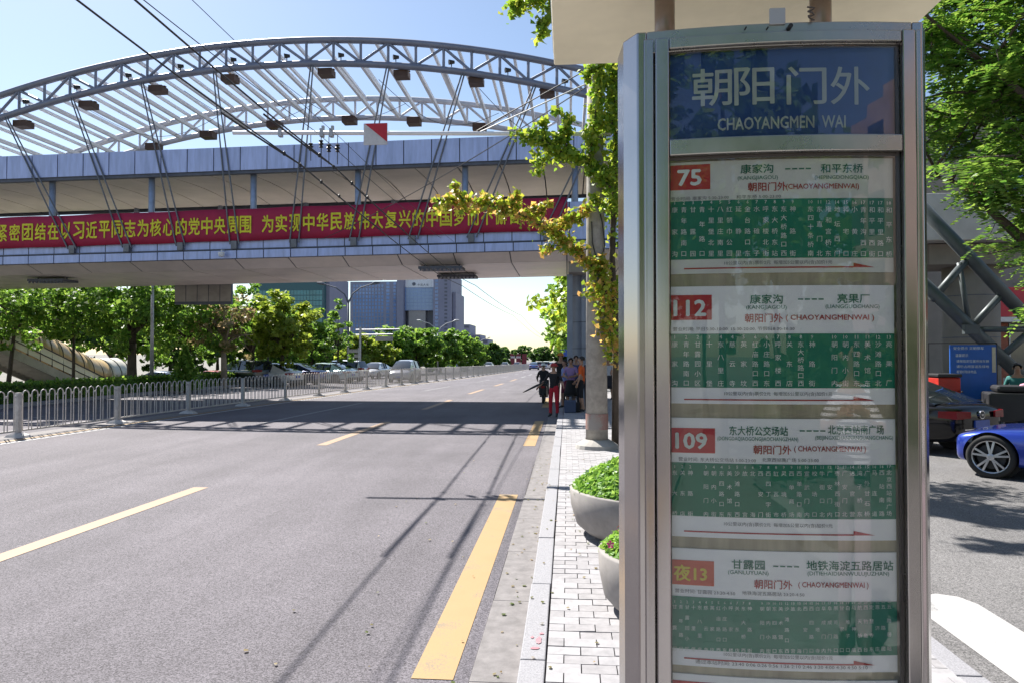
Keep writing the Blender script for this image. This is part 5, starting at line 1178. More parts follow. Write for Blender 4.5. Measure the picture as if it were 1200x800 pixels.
t = MB(); t.box(-0.58, -0.15, -0.08, 0.04, 0, zq(378.5)); t.build('brick_pilaster', bk, sh)
for k in range(5):
    x = -0.1 + 0.95 * k; t = MB(); t.box(x + 0.05, x + 0.88, -0.03, 0.045, 0.1, zq(380)); d_ = t.build('glass_door', gl, sh)
    for xx in (x, x + 0.885): t = MB(); t.box(xx, xx + 0.045, -0.06, 0.043, 0, zq(379)); t.build('door_frame', M['galv'], d_)
t = MB(); t.box(0.9, 2.2, -0.5, -0.455, zq(392) + 0.75, zq(378) + 0.55); t.build('shop_sign', red, sh)
for k, (cx, c) in enumerate([(-1.0, (0.5, 0.03, 0.04)), (0.3, (0.05, 0.15, 0.5)), (1.6, (0.6, 0.12, 0.03)), (2.9, (0.5, 0.02, 0.08)), (4.3, (0.55, 0.55, 0.5))]):
    t = MB(); t.box(cx - 0.6, cx + 0.6, -0.12, 0.0, 7.2, 8.6); t.build('poster_panel', mat('poster_%d' % k, c, 0.5, var=0.5, scale=2.5), sh)
for k in range(6):
    t = MB(); t.box(-2.6 + 1.9 * k, -1.2 + 1.9 * k, -0.02, 0.08, 9.3, 10.8); t.build('window', gl, sh)
# notice board
nb_ = thing('notice_board', 'blue notice board with white text behind the black car', 'notice board', (RQ(1140, 430, 16.4).x, 16.4, 0), R(-8))
bz = RQ(1140, 404, 16.4).z; bz0 = RQ(1140, 462, 16.4).z
t = MB(); t.box(-0.47, 0.47, -0.02, 0.02, bz0 - 0.1, bz); bd_ = t.build('board', mat('board_blue', (0.02, 0.12, 0.50), 0.45, var=0.1), nb_)
for x in (-0.44, 0.44): t = MB(); t.tube([(x, 0.03, 0), (x, 0.03, bz)], 0.022, 8); t.build('leg', M['black'], nb_)
t = MB(); t.tube([(-0.9, 0.04, 0.5), (-0.9, 0.04, bz + 0.04), (0.5, 0.04, bz + 0.04), (0.5, 0.04, 0.5)], 0.022, 6); t.build('hoop_rail', M['black'], nb_)
def btxt(s, x, z, h, wd):
    vs, fs = tmesh(s, 0.01, 1); x0 = min(v[0] for v in vs); x1 = max(v[0] for v in vs); y0 = min(v[1] for v in vs); y1 = max(v[1] for v in vs)
    t = MB(); t.add([(x + (a - x0) * wd / (x1 - x0), -0.022, z + (b - y0) * h / (y1 - y0)) for a, b in vs], fs); t.build('board_text', M['ink_white'], bd_)
btxt('安全提示 文明停车', -0.40, bz - 0.11, 0.07, 0.62); btxt('温馨提示', -0.36, bz - 0.27, 0.07, 0.26)
for k, s in enumerate(['请按指定位置停放车辆', '请勿占用盲道及绿地', '看管好随身物品']): btxt(s, -0.34, bz - 0.40 - 0.12 * k, 0.065, 0.66 if k < 2 else 0.4)
t = MB(); t.box(0.38, 0.455, -0.03, -0.021, bz - 0.62, bz - 0.05); t.build('side_label', mat('label_pale', (0.55, 0.5, 0.42), 0.6), bd_)
rb_ = thing('red_cargo_box', 'red plastic cargo box between the pillar and the blue notice board', 'box', (RQ(1108, 440, 16.2).x, 16.2, 0))
t = MB(); t.box(-0.28, 0.2, -0.25, 0.25, 0.95, 1.42); t.build('bin', mat('cargo_red', (0.5, 0.03, 0.02), 0.4), rb_, bevel=0.03); t = MB(); t.box(-0.3, 0.22, -0.27, 0.27, 1.425, 1.5); t.build('lid', M['black'], rb_, bevel=0.02)
t = MB()
for x in (-0.22, 0.14):
    for y_ in (-0.2, 0.2): t.box(x - 0.03, x + 0.03, y_ - 0.03, y_ + 0.03, 0, 0.948)
t.build('stand', M['black'], rb_)

# ------------------------------------------------------------------ vehicles
tyre_m = mat('tyre', (0.018, 0.018, 0.018), 0.85); rim_m = mat('alloy', (0.55, 0.55, 0.57), 0.3, 0.8); cglass = mat('car_glass', (0.012, 0.016, 0.018), 0.05, spec=0.9)
tail_m = mat('tail_red', (0.20, 0.004, 0.008), 0.25, spec=0.25); head_m = mat('head_lens', (0.6, 0.62, 0.65), 0.1, spec=0.9); trim = mat('car_trim', (0.025, 0.025, 0.026), 0.6)
plate_m = mat('plate_blue', (0.03, 0.08, 0.4), 0.4); chrome = mat('chrome', (0.7, 0.7, 0.72), 0.15, 1.0)
ST = {'sedan': [(-2.36, .66, .42, .80, .86), (-2.28, .80, .30, .92, .98), (-2.0, .86, .24, .97, 1.02), (-1.5, .89, .20, .96, 1.0), (-.6, .90, .18, .93, .95), (.4, .90, .18, .91, .93), (1.1, .89, .19, .89, .94), (1.7, .86, .21, .82, .88), (2.1, .80, .24, .71, .77), (2.33, .62, .36, .58, .63)],
      'van': [(-2.1, .70, .42, 1.0, 1.02), (-2.03, .80, .28, 1.06, 1.1), (-1.6, .85, .22, 1.06, 1.1), (-.6, .86, .2, 1.05, 1.08), (.5, .86, .2, 1.03, 1.06), (1.2, .85, .2, 1.0, 1.04), (1.75, .81, .22, .88, .94), (2.05, .74, .26, .74, .8), (2.16, .58, .38, .6, .64)],
      'coupe': [(-2.15, .66, .40, .78, .84), (-2.05, .82, .28, .90, .95), (-1.6, .89, .2, .92, .95), (-1.1, .91, .17, .90, .92), (0, .90, .15, .84, .86), (.7, .90, .15, .80, .84), (1.2, .92, .16, .78, .80), (1.55, .92, .17, .77, .76), (1.85, .90, .19, .71, .71), (2.02, .82, .20, .66, .66), (2.08, .72, .24, .60, .60)]}
CB = {'sedan': [(-1.95, .99, .985), (-.95, .95, 1.40), (-.1, .93, 1.46), (.45, .92, 1.42), (1.35, .93, .94)],
      'van': [(-2.0, 1.06, 1.07), (-1.75, 1.06, 1.58), (-.3, 1.05, 1.66), (.55, 1.04, 1.60), (1.5, 1.0, 1.01)],
      'coupe': [(-1.7, .93, .935), (-.75, .88, 1.22), (-.2, .86, 1.28), (.2, .86, 1.24), (.95, .87, .88)]}
def car(label, kind, loc, rz, col, group=None, detail=False, wheel_r=0.32, metal=0.35, name='car', cat='car'):
    c = thing(name, label, cat, loc, rz, group); pm_ = mat('paint_%s_%d' % (kind, abs(hash(tuple(col))) % 99999), col, 0.28 if max(col) > 0.02 else 0.1, metal, var=0.04, scale=1, coat=1.0 if max(col) > 0.02 else 0.0, spec=0.5 if max(col) > 0.02 else 0.35)
    S = ST[kind]; b = MB(); vs = []
    for (y, hw, zb, zs, zc) in S:
        zm = zb + (zs - zb) * 0.55
        half = [(0, zb), (hw * .84, zb), (hw * .965, zb + 0.10), (hw, zm), (hw * .975, zs - 0.07), (hw * .90, zs), (hw * .5, zc - 0.005), (0, zc)]
        ring = half + [(-x, z) for (x, z) in half[-2:0:-1]]; vs += [(x, y, z) for (x, z) in ring]
    n = 14; fs = []
    for i in range(len(S) - 1):
        for k in range(n): fs.append((i * n + k, i * n + (k + 1) % n, (i + 1) * n + (k + 1) % n, (i + 1) * n + k))
    fs += [tuple(range(n - 1, -1, -1)), tuple((len(S) - 1) * n + k for k in range(n))]
    b.add(vs, fs); body = b.build('body', pm_, c, smooth=True)
    wy = (S[0][0] + 0.92, S[-1][0] - 0.86) if kind != 'coupe' else (-1.28, 1.56)
    md = body.modifiers.new('sub', 'SUBSURF'); md.levels = 2; md.render_levels = 2
    hwm = max(s[1] for s in S)
    if detail:
        cut = MB()
        for y_ in wy: cut.tube([(-1.2, y_, wheel_r + 0.01), (1.2, y_, wheel_r + 0.01)], wheel_r + 0.04, 36)
        co = cut.build('cutter', trim, c); recalc(co.data); recalc(body.data); md = body.modifiers.new('cut', 'BOOLEAN'); md.object = co; md.operation = 'DIFFERENCE'; md.solver = 'EXACT'
        bake(body); bpy.data.objects.remove(co); smooth(body)
        e_ = body.modifiers.new('split', 'EDGE_SPLIT'); e_.split_angle = R(40)
        for y_ in wy:
            for s in (-1, 1): t = MB(); t.tube([(s * (hwm - 0.32), y_, wheel_r + 0.01), (s * (hwm - 0.30), y_, wheel_r + 0.01)], wheel_r + 0.054, 28); t.build('wheel_well', trim, c)
    else:
        for y_ in wy:
            for s in (-1, 1): t = MB(); t.tube([(s * (hwm - 0.15), y_, wheel_r), (s * (hwm + 0.004), y_, wheel_r)], wheel_r + 0.05, 20); t.build('wheel_well', trim, c)
    # cabin: roof skin with glass
    K = CB[kind]; g = MB(); vs = []; bw, rw = hwm * 0.885, hwm * 0.66
    for i, (y, zb, zt_) in enumerate(K):
        e = i in (0, len(K) - 1); r_ = bw * 0.97 if e else rw
        vs += [(bw * (0.93 if e else 1), y, zb - 0.03), (r_, y, zt_ - (0 if e else 0.05)), (r_ * 0.72, y, zt_ + 0.005), (0, y, zt_ + 0.012), (-r_ * 0.72, y, zt_ + 0.005), (-r_, y, zt_ - (0 if e else 0.05)), (-bw * (0.93 if e else 1), y, zb - 0.03)]
    for i in range(len(K) - 1):
        end = i in (0, len(K) - 2)
        for k in range(6):
            mi = 1 if ((not end and k in (0, 5)) or (end and k in (1, 2, 3, 4))) else 0
            g.add([vs[7 * i + k], vs[7 * i + k + 1], vs[7 * i + 8 + k], vs[7 * i + 7 + k]], [(0, 1, 2, 3)], mi)
    bm = bmesh.new(); me = g.mesh('cabin'); bm.from_mesh(me); bmesh.ops.remove_doubles(bm, verts=bm.verts, dist=0.0005); bmesh.ops.recalc_face_normals(bm, faces=bm.faces); bm.to_mesh(me); bm.free()
    cab = obj('cabin', me, [pm_, cglass], c); smooth(cab); es = cab.modifiers.new('split', 'EDGE_SPLIT'); es.split_angle = R(28)
    for s in (-1, 1):                            # pillars between the side windows
        for y_ in ((-0.35, K[1][0] + 0.06) if kind != 'coupe' else (-0.6,)):
            zt_ = K[2][2] - 0.07; t = MB(); t.bar((s * (bw + 0.002), y_, K[2][1] - 0.02), (s * (rw + 0.004), y_, zt_), 0.02, 0.075); t.build('pillar', trim, cab)
        my = K[-1][0] - 0.45; t = MB(); t.cbox((s * (bw + 0.13), my, K[-1][1] + 0.09), (0.18, 0.10, 0.12)); t.build('mirror', pm_, c, bevel=0.03)
    # wheels
    for y_ in wy:
        for s in (-1, 1):
            t = MB(); R_ = wheel_r; rf_ = .76 if kind == 'coupe' else .66; prof = [(R_ * rf_, 0.0), (R_ * (rf_ + .04), .012), (R_ * .93, .012), (R_, -.02), (R_, -.18), (R_ * .9, -.20), (R_ * .6, -.19)]
            t.lathe([(r_, z) for (r_, z) in prof], 32 if detail else 18); w_ = t.build('tyre', tyre_m, c, smooth=True); w_.location = (s * (hwm - (0.05 if detail else 0.012)), y_, wheel_r); w_.rotation_euler = (0, s * R(90), 0)
            t = MB(); t.lathe([(R_ * (rf_ + .005), -0.002), (R_ * (rf_ - .04), -0.012), (R_ * (rf_ - .06), -0.08)], 32 if detail else 18); t.lathe([(R_ * .16, -.006), (R_ * .10, .004), (0, .004)], 14)
            for k in range(5):
                for o_ in (-0.12, 0.12):
                    a_ = k * 1.2566 + o_; t.bar((R_ * .12 * math.cos(a_ - o_ * .5), R_ * .12 * math.sin(a_ - o_ * .5), -.014), (R_ * (rf_ - .03) * math.cos(a_ + o_ * .6), R_ * (rf_ - .03) * math.sin(a_ + o_ * .6), -.02), 0.03, 0.03)
            rm = t.build('rim', rim_m, w_)
            t = MB(); t.tube([(0, 0, -.09), (0, 0, -.07)], R_ * .58, 20); t.build('brake_disc', trim, w_)
    rr_, ff = S[0], S[-1]
    for s in (-1, 1):
        t = MB(); yb = rr_[0] + (0.035 if kind != 'van' else 0.0); zz_ = rr_[3] + 0.005 if kind != 'van' else 1.0
        t.add([(s * hwm * .42, yb - 0.055, zz_ - .07), (s * hwm * .42, yb - 0.055, zz_ + .05), (s * hwm * .80, yb - 0.005, zz_ + .065), (s * hwm * .965, yb + 0.24, zz_ + .055), (s * hwm * .975, yb + 0.24, zz_ - .06), (s * hwm * .80, yb - 0.01, zz_ - .085)], [(0, 1, 2, 5), (5, 2, 3, 4)] if s < 0 else [(5, 2, 1, 0), (4, 3, 2, 5)])
        o = t.build('tail_light', tail_m, c); q = o.modifiers.new('s', 'SOLIDIFY'); q.thickness = 0.035; q.offset = 0
        t = MB(); zz_ = ff[3] + (0.06 if kind != 'coupe' else -0.05); t.add([(s * hwm * .45, ff[0] - 0.05, zz_ - .04), (s * hwm * .45, ff[0] - 0.07, zz_ + .05), (s * hwm * .80, ff[0] - 0.24, zz_ + .09), (s * hwm * .80, ff[0] - 0.20, zz_ - .02)], [(3, 2, 1, 0)] if s > 0 else [(0, 1, 2, 3)])
        o = t.build('headlight', head_m, c); q = o.modifiers.new('s', 'SOLIDIFY'); q.thickness = 0.07; q.offset = 0
        t = MB(); t.bar((s * (hwm - 0.03), -0.25, K[2][1] - 0.15), (s * (hwm - 0.03), -0.45, K[2][1] - 0.15), 0.03, 0.03); t.build('door_handle', chrome, c)
    t = MB(); t.cbox((0, rr_[0] - 0.01, 0.62 if kind != 'van' else .7), (0.44, 0.03, 0.14)); t.build('number_plate', plate_m, c)
    t = MB(); t.cbox((0, ff[0] + 0.0, 0.44), (0.42, 0.03, 0.12)); t.build('number_plate', plate_m, c)
    t = MB(); t.cbox((0, rr_[0] + 0.06, 0.36), (1.3, 0.10, 0.14)); t.build('rear_valance', trim, c, bevel=0.03); t = MB(); t.cbox((0, ff[0] - 0.05, 0.36), (0.9, 0.08, 0.12)); t.build('grille', trim, c, bevel=0.02)
    if detail:
        t = MB(); t.tube([(0, rr_[0] - 0.02, rr_[3] - .01), (0, rr_[0] + 0.06, rr_[3] - .01)], 0.08, 20); em = t.build('emblem', chrome, c)
        t = MB(); t.tube([(0, rr_[0] - 0.025, rr_[3] - .01), (0, rr_[0] - 0.021, rr_[3] - .01)], 0.066, 20); t.build('emblem_face', trim, em)
        vs_, fs_ = tmesh('W', 0.01, 1); x0 = sum(v[0] for v in vs_) / len(vs_); t = MB(); t.add([((a - x0) * .07, rr_[0] - 0.0265, rr_[3] - .035 + b * .065) for a, b in vs_], fs_); t.build('emblem_mark', chrome, em)
        t = MB(); t.bar((-hwm * .55, rr_[0] + 0.02, 0.52), (hwm * .55, rr_[0] + 0.02, 0.52), 0.03, 0.018); t.build('bumper_chrome', chrome, c)
    return c
q = gnd(1150, 534)
ang = R(30); fw = Vector((-math.sin(ang), math.cos(ang), 0)); cpos = Vector((q.x, q.y, 0)) + fw * 2.35
car('black sedan seen from behind with red tail lights and round emblem', 'sedan', (cpos.x, cpos.y, 0), ang, (0.006, 0.006, 0.007), None, True, 0.33, 0.0)
q = gnd(1161, 560); ang = R(48); fw = Vector((-math.sin(ang), math.cos(ang), 0)); lf_ = Vector((-math.cos(ang), -math.sin(ang), 0))
cpos = Vector((q.x, q.y, 0)) - fw * 1.56 - lf_ * 0.86
car('bright blue coupe entering from the right with a silver wheel', 'coupe', (cpos.x, cpos.y, 0), ang, (0.025, 0.06, 0.42), None, True, 0.335, 0.55)
LC = [('silver minivan driving towards the bridge behind the guardrail', 'van', 475, 447, 180, (0.50, 0.50, 0.54)), ('white sedan following left of the silver minivan', 'sedan', 440, 443, 176, (0.68, 0.68, 0.66)),
      ('dark hatchback parked left of the pair of cars under the lime tree', 'van', 288, 452, 60, (0.03, 0.04, 0.05)), ('white car parked right of the dark hatchback', 'sedan', 312, 452, 75, (0.6, 0.6, 0.6)), ('dark blue car parked under the yellow green tree', 'sedan', 340, 450, 80, (0.03, 0.05, 0.16)),
      ('pale teal sedan left of the tall dark lamp post', 'sedan', 381, 448, 75, (0.42, 0.55, 0.58)), ('white van half hidden by the tall dark lamp post', 'van', 400, 446, 80, (0.7, 0.7, 0.7)),
      ('blue car parked behind the slim forked tree', 'sedan', 128, 458, 70, (0.05, 0.10, 0.28)), ('silver blue car parked behind the steel lamp post', 'sedan', 188, 457, 80, (0.25, 0.3, 0.4)), ('dark red car parked behind the conifer', 'sedan', 250, 454, 75, (0.3, 0.05, 0.05)),
      ('small white car far off left of the red pillars', 'van', 562, 433.5, 180, (0.75, 0.75, 0.75)), ('second small white car beside the red pillars', 'sedan', 573, 432.6, 180, (0.7, 0.7, 0.7)), ('distant pale car in front of the red pillars', 'sedan', 592, 431.5, 180, (0.6, 0.6, 0.62)), ('distant red car right of the red pillars', 'sedan', 606, 431.0, 180, (0.4, 0.05, 0.04)),
      ('distant blue car heading away down the avenue', 'sedan', 626, 433, 0, (0.1, 0.15, 0.35)), ('distant dark red car heading away down the avenue', 'van', 633, 431.5, 0, (0.3, 0.03, 0.05)), ('distant white car near the rider heading away', 'van', 640, 432.5, 0, (0.7, 0.7, 0.72)), ('distant silver car beside the kerb far off', 'sedan', 645, 431, 0, (0.45, 0.45, 0.5))]
for (lab, kind, px, py, rzd, col) in LC:
    q = gnd(px, py)
    if q.x < -20.5: q = gnd(px, py + 1.5, -0.6)
    car(lab, kind, (q.x, q.y, q.z), R(rzd), col, 'cars along the avenue')

tri = thing('cargo_tricycle', 'black cargo tricycle parked under the steel bracing', 'tricycle', (RQ(1176, 430, 15.6).x, 15.6, 0), R(70))
t = MB(); t.box(-0.42, 0.42, -0.75, 0.35, 0.5, 1.12); t.build('cargo_box', M['black'], tri, bevel=0.04); t = MB(); t.box(-0.36, 0.36, -0.6, 0.2, 1.13, 1.27); t.build('seat_cover', M['black'], tri, bevel=0.06)
for (x, y_) in ((-0.45, -0.35), (0.45, -0.35), (0.0, 1.05)):
    t = MB(); t.lathe([(.2, -.03), (.27, -.035), (.29, 0), (.27, .035), (.2, .03)], 20); w_ = t.build('wheel', tyre_m, tri, smooth=True); w_.location = (x, y_, .29); w_.rotation_euler = (0, R(90), 0)
t = MB(); t.tube([(0, 1.05, .29), (0, 0.9, .75), (0, 0.85, 1.1)], .03, 6); t.tube([(-.3, .8, 1.12), (.3, .8, 1.12)], .015, 6); t.tube([(0, .35, .5), (0, .9, .6)], .03, 6); t.tube([(-.45, -.35, .29), (.45, -.35, .29)], .02, 6); t.build('frame', M['black'], tri)

# ------------------------------------------------------------------ people
skin_m = mat('skin', (0.36, 0.20, 0.13), 0.55, var=0.08); hair_m = mat('hair_black', (0.015, 0.012, 0.011), 0.5); shoe_m = mat('shoe_dark', (0.03, 0.03, 0.03), 0.6)
def cloth(c, k=[0]):
    k[0] += 1; return mat('cloth_%d' % k[0], c, 0.85, var=0.12, scale=14)
def person(label, loc, rz, h=1.65, top=None, bottom=None, sleeve=0.35, leg=1.0, armL=None, armR=None, stride=0.04, hair='short', hat=None, lean=0.0, skirt=False, sit=False, name='person'):
    s = h / 1.7; o = thing(name, label, 'person', loc, rz)
    J = {'pelvis': (0, 0, .95), 'waist': (0, lean * .3, 1.10), 'chest': (0, lean * .8, 1.31), 'neck': (0, lean, 1.46), 'chin': (0, lean + .02, 1.535), 'head': (0, lean + .02, 1.61), 'crown': (0, lean, 1.675)}
    seg = []; E = [('pelvis', 'waist', 'torso'), ('waist', 'chest', 'torso'), ('chest', 'neck', 'neck'), ('neck', 'chin', 'head'), ('chin', 'head', 'head'), ('head', 'crown', 'head')]
    rad = {'pelvis': (.145, .105), 'waist': (.128, .095), 'chest': (.15, .10), 'neck': (.056, .056), 'chin': (.062, .075), 'head': (.078, .095), 'crown': (.055, .065)}
    J['nose'] = (0, lean + .115, 1.60); rad['nose'] = (.013, .016); E.append(('head', 'nose', 'head'))
    for sd_, key, arm in ((-1, 'l', armL), (1, 'r', armR)):
        el, wr = arm if arm else ((sd_ * .235, -.02 + lean * .5, 1.13), (sd_ * .245, .06 + lean * .3, .90))
        J['sh' + key] = (sd_ * .168, lean * .9, 1.385); J['el' + key] = el; J['wr' + key] = wr
        d = (Vector(wr) - Vector(el)).normalized(); p = Vector(wr) + d * .055; J['pa' + key] = tuple(p)
        rad.update({'sh' + key: (.062, .058), 'el' + key: (.042, .042), 'wr' + key: (.027, .027), 'pa' + key: (.030, .022)})
        E += [('chest', 'sh' + key, 'torso'), ('sh' + key, 'el' + key, 'uarm'), ('el' + key, 'wr' + key, 'farm'), ('wr' + key, 'pa' + key, 'hand')]
        sx = d.cross(Vector((1, 0, 0))); sx = sx.normalized() if sx.length > .1 else Vector((0, 1, 0)); dn = d.cross(sx)
        for f, (off, ln) in enumerate([(-.030, .060), (-.011, .074), (.010, .070), (.029, .054)]):
            a_ = p + sx * off + d * .03; b_ = a_ + d * ln * .55 + dn * .006 * sd_; c_ = b_ + d * ln * .45 + dn * .018 * sd_
            ks = ['f%s%d%s' % (key, f, w_) for w_ in 'abc']
            for kk, vv in zip(ks, (a_, b_, c_)): J[kk] = tuple(vv); rad[kk] = (.0088, .0088)
            E += [('pa' + key, ks[0], 'hand'), (ks[0], ks[1], 'hand'), (ks[1], ks[2], 'hand')]
        a_ = p - d * .03 - sx * .032; b_ = a_ - sx * .02 + d * .035; J['t' + key + 'a'] = tuple(a_); J['t' + key + 'b'] = tuple(b_); rad['t' + key + 'a'] = rad['t' + key + 'b'] = (.0098, .0098)
        E += [('pa' + key, 't' + key + 'a', 'hand'), ('t' + key + 'a', 't' + key + 'b', 'hand')]
        st_ = stride * sd_
        J['hi' + key] = (sd_ * .088, 0, .885); J['kn' + key] = (sd_ * .098, st_ * .6 + .02, .49); J['an' + key] = (sd_ * .10, st_ - .02, .085); J['he' + key] = (sd_ * .10, st_ - .05, .035); J['to' + key] = (sd_ * .115, st_ + .15, .028)
        rad.update({'hi' + key: (.088, .088), 'kn' + key: (.056, .056), 'an' + key: (.038, .038), 'he' + key: (.036, .035), 'to' + key: (.036, .026)})
        E += [('pelvis', 'hi' + key, 'hip'), ('hi' + key, 'kn' + key, 'thigh'), ('kn' + key, 'an' + key, 'shin'), ('an' + key, 'he' + key, 'foot'), ('an' + key, 'to' + key, 'foot')]
    if leg >= 1.0:
        for key in 'lr': rad['hi' + key] = (.098, .096); rad['kn' + key] = (.070, .070); rad['an' + key] = (.054, .054)
    if sit:                                      # astride a saddle, feet on the footboard
        for k in J:
            x, y_, z = J[k]; g = k[:2]; sg = 1 if x > 0 else -1
            if k[:-1] == 'kn': J[k] = (sg * .15, .37, .68)
            elif k[:-1] in ('an', 'he', 'to'): J[k] = (sg * .15, .36 + y_, z + .25)
            else: J[k] = (x, y_, z - .14)
    DZ = -.14 if sit else 0.0
    names = list(J); ix = {k: i for i, k in enumerate(names)}
    me = bpy.data.meshes.new('body'); me.from_pydata([tuple(Vector(J[k]) * s) for k in names], [(ix[a], ix[b]) for a, b, _ in E], [])
    b = obj('body', me, None, None); md = b.modifiers.new('skin', 'SKIN'); md.use_smooth_shade = True
    for k in names:
        v = me.skin_vertices[0].data[ix[k]]; v.radius = (rad[k][0] * s, rad[k][1] * s); v.use_root = (k == 'pelvis')
    m2 = b.modifiers.new('sub', 'SUBSURF'); m2.levels = 1; m2.render_levels = 1
    bake(b); me = b.data
    for m in (skin_m, top, bottom, shoe_m): me.materials.append(m)
    segs = [(Vector(J[a]) * s, Vector(J[c]) * s, t) for a, c, t in E]; idx = []
    for pf in me.polygons:
        c = pf.center; best = None
        for (a, d_, t) in segs:
            ab = d_ - a; L2 = ab.length_squared; u = max(0, min(1, (c - a).dot(ab) / L2)) if L2 else 0; dist = (c - a - ab * u).length
            if best is None or dist < best[0]: best = (dist, t, u)
        _, t, u = best
        if t == 'torso': mi = 1 if c.z > (.93 + DZ) * s else 2
        elif t == 'neck': mi = 1 if u < .62 else 0
        elif t == 'head' or t == 'hand': mi = 0
        elif t == 'uarm': mi = 1 if (sleeve >= .5 or u < sleeve * 2) else 0
        elif t == 'farm': mi = 1 if sleeve > .5 and u < (sleeve - .5) * 2 else 0
        elif t == 'hip': mi = 2
        elif t == 'thigh': mi = 2 if u < leg * 2 else 0
        elif t == 'shin': mi = 2 if leg > .5 and u < (leg - .5) * 2 else 0
        else: mi = 3
        idx.append(mi)
    me.polygons.foreach_set('material_index', idx); b.parent = o
    # hair cap, eyes, hat
    hc = Vector((0, lean - .008, 1.628 + DZ)) * s; t = MB(); prof = []; n = 16; vs = []; fs = []
    rows_ = 7
    for i in range(rows_):
        el = math.pi / 2 - i * (math.pi * (0.62 if hair == 'short' else 0.78) / (rows_ - 1))
        for k in range(n):
            a = 6.28318 * k / n; fr = math.sin(a); cut = 1.0
            el2 = el if fr < 0.25 else max(el, 0.28 + 0.25 * fr)
            vs.append((hc.x + .092 * s * math.cos(el2) * math.cos(a), hc.y + .108 * s * math.cos(el2) * math.sin(a), hc.z + .098 * s * math.sin(el2) * (1.0 if hair == 'short' else 1.15)))
    for i in range(rows_ - 1):
        for k in range(n): fs.append((i * n + k, i * n + (k + 1) % n, (i + 1) * n + (k + 1) % n, (i + 1) * n + k))
    t.add(vs, fs); t.build('hair', hair_m, o, smooth=True)
    for sd_ in (-1, 1):
        t = MB(); t.lathe([(0, -.007), (.009, 0), (0, .007)], 8, Vector((sd_ * .03, lean + .103, 1.612 + DZ)) * s); t.build('eye', hair_m, o)
        t = MB(); t.lathe([(0, -.028), (.012, -.01), (.014, .012), (0, .028)], 6, Vector((sd_ * .083, lean + .01, 1.60 + DZ)) * s); t.build('ear', skin_m, o)
    t = MB(); t.cbox(Vector((0, lean + .092, 1.555 + DZ)) * s, (.045 * s, .012 * s, .010 * s)); t.build('mouth', M['ink_red'], o)
    if hat:
        t = MB(); c = Vector((0, lean, 1.66 + DZ)) * s; t.lathe([(0, .075), (.06, .068), (.098, .03), (.104, -.005), (.15, -.02), (.15, -.026), (.09, -.012)], 16, c); t.build('hat', hat, o, smooth=True)
    if skirt:
        t = MB(); t.lathe([(.13 * s, 1.0 * s), (.165 * s, .86 * s), (.21 * s, .62 * s), (.23 * s, .46 * s), (.20 * s, .47 * s)], 20); t.build('skirt', bottom, o, smooth=True)
    return o
def foot(px, py, z): q = gnd(px, py, z); return (q.x, q.y, q.z)
def bag(label, p, c, sz=(0.3, 0.14, 0.34)):
    o = thing('bag', label, 'bag', p); t = MB(); t.cbox((0, 0, sz[2] / 2), sz); t.build('pouch', mat('bag_' + label[:12], c, 0.7), o, bevel=0.03)
    t = MB(); t.tube([(-sz[0] * .35, 0, sz[2]), (-sz[0] * .3, 0, sz[2] + .15), (sz[0] * .3, 0, sz[2] + .15), (sz[0] * .35, 0, sz[2])], 0.012, 5); t.build('strap', M['black'], o)
red_t = cloth((0.42, 0.012, 0.03)); blk = cloth((0.012, 0.011, 0.014))
pw_ = foot(650, 488, 0.008); pw_ = (-0.42, pw_[1], 0.010)
person('woman in black top and red trousers with red cap at the kerb', pw_, R(160), 1.62, blk, red_t, .6, 1.0, ((-.30, .06, 1.16), (-.42, .26, 1.02)), ((.30, .06, 1.16), (.42, .24, .98)), .05, 'short', cloth((0.35, 0.03, 0.03)))
ub = thing('umbrella', 'dark folded umbrella held out over the road by the woman in red trousers', 'umbrella', (pw_[0] - 0.40, pw_[1] - 0.22, 1.02)); t = MB(); t.tube([(0.06, 0.03, 0.04), (-0.12, -0.02, -0.04), (-0.44, -0.09, -0.20), (-0.54, -0.10, -0.25)], [0.012, 0.035, 0.022, 0.006], 8); t.build('canopy', M['black'], ub); t = MB(); t.tube([(0.05, 0.03, 0.04), (0.14, 0.05, 0.09)], 0.014, 6); t.build('handle', M['black'], ub)
def pp(px, Y, z=0.15): return (atY(px, 414, Y).x, Y, z + gz(Y))
person('tall person in black with orange and black hat behind the woman in red trousers', pp(657, 23.2), R(185), 1.80, cloth((0.010, 0.010, 0.012)), cloth((0.015, 0.015, 0.02)), .9, 1.0, hat=cloth((0.45, 0.16, 0.02)))
person('person in pale blue shirt and dark red shorts at the kerb', pp(662, 22.6), R(120), 1.58, cloth((0.22, 0.27, 0.50)), cloth((0.16, 0.02, 0.05)), .6, .45, ((-.2, .14, 1.15), (-.12, .32, 1.1)), None, .06, 'long')
person('woman in lavender top and black skirt among the waiting group', pp(669, 22.0), R(170), 1.64, cloth((0.28, 0.18, 0.36)), cloth((0.012, 0.012, 0.014)), .35, .4, ((-.24, .08, 1.15), (-.1, .25, 1.12)), ((.24, .06, 1.15), (.12, .25, 1.10)), .04, 'long', None, 0, True)
person('man in orange T-shirt and dark shorts beside the pole', pp(681.5, 21.2), R(75), 1.70, cloth((0.62, 0.10, 0.012)), cloth((0.012, 0.012, 0.014)), .4, .55, None, ((.22, .06, 1.12), (.20, .22, .95)), .07)
person('dark clad person half hidden by the pole behind the orange shirt', pp(690, 21.8), R(200), 1.70, cloth((0.03, 0.03, 0.05)), cloth((0.02, 0.02, 0.03)), .4, 1.0)
person('person in dark blue top behind the lavender woman', pp(675, 23.8), R(190), 1.72, cloth((0.05, 0.07, 0.16)), cloth((0.02, 0.02, 0.03)), .4, 1.0)
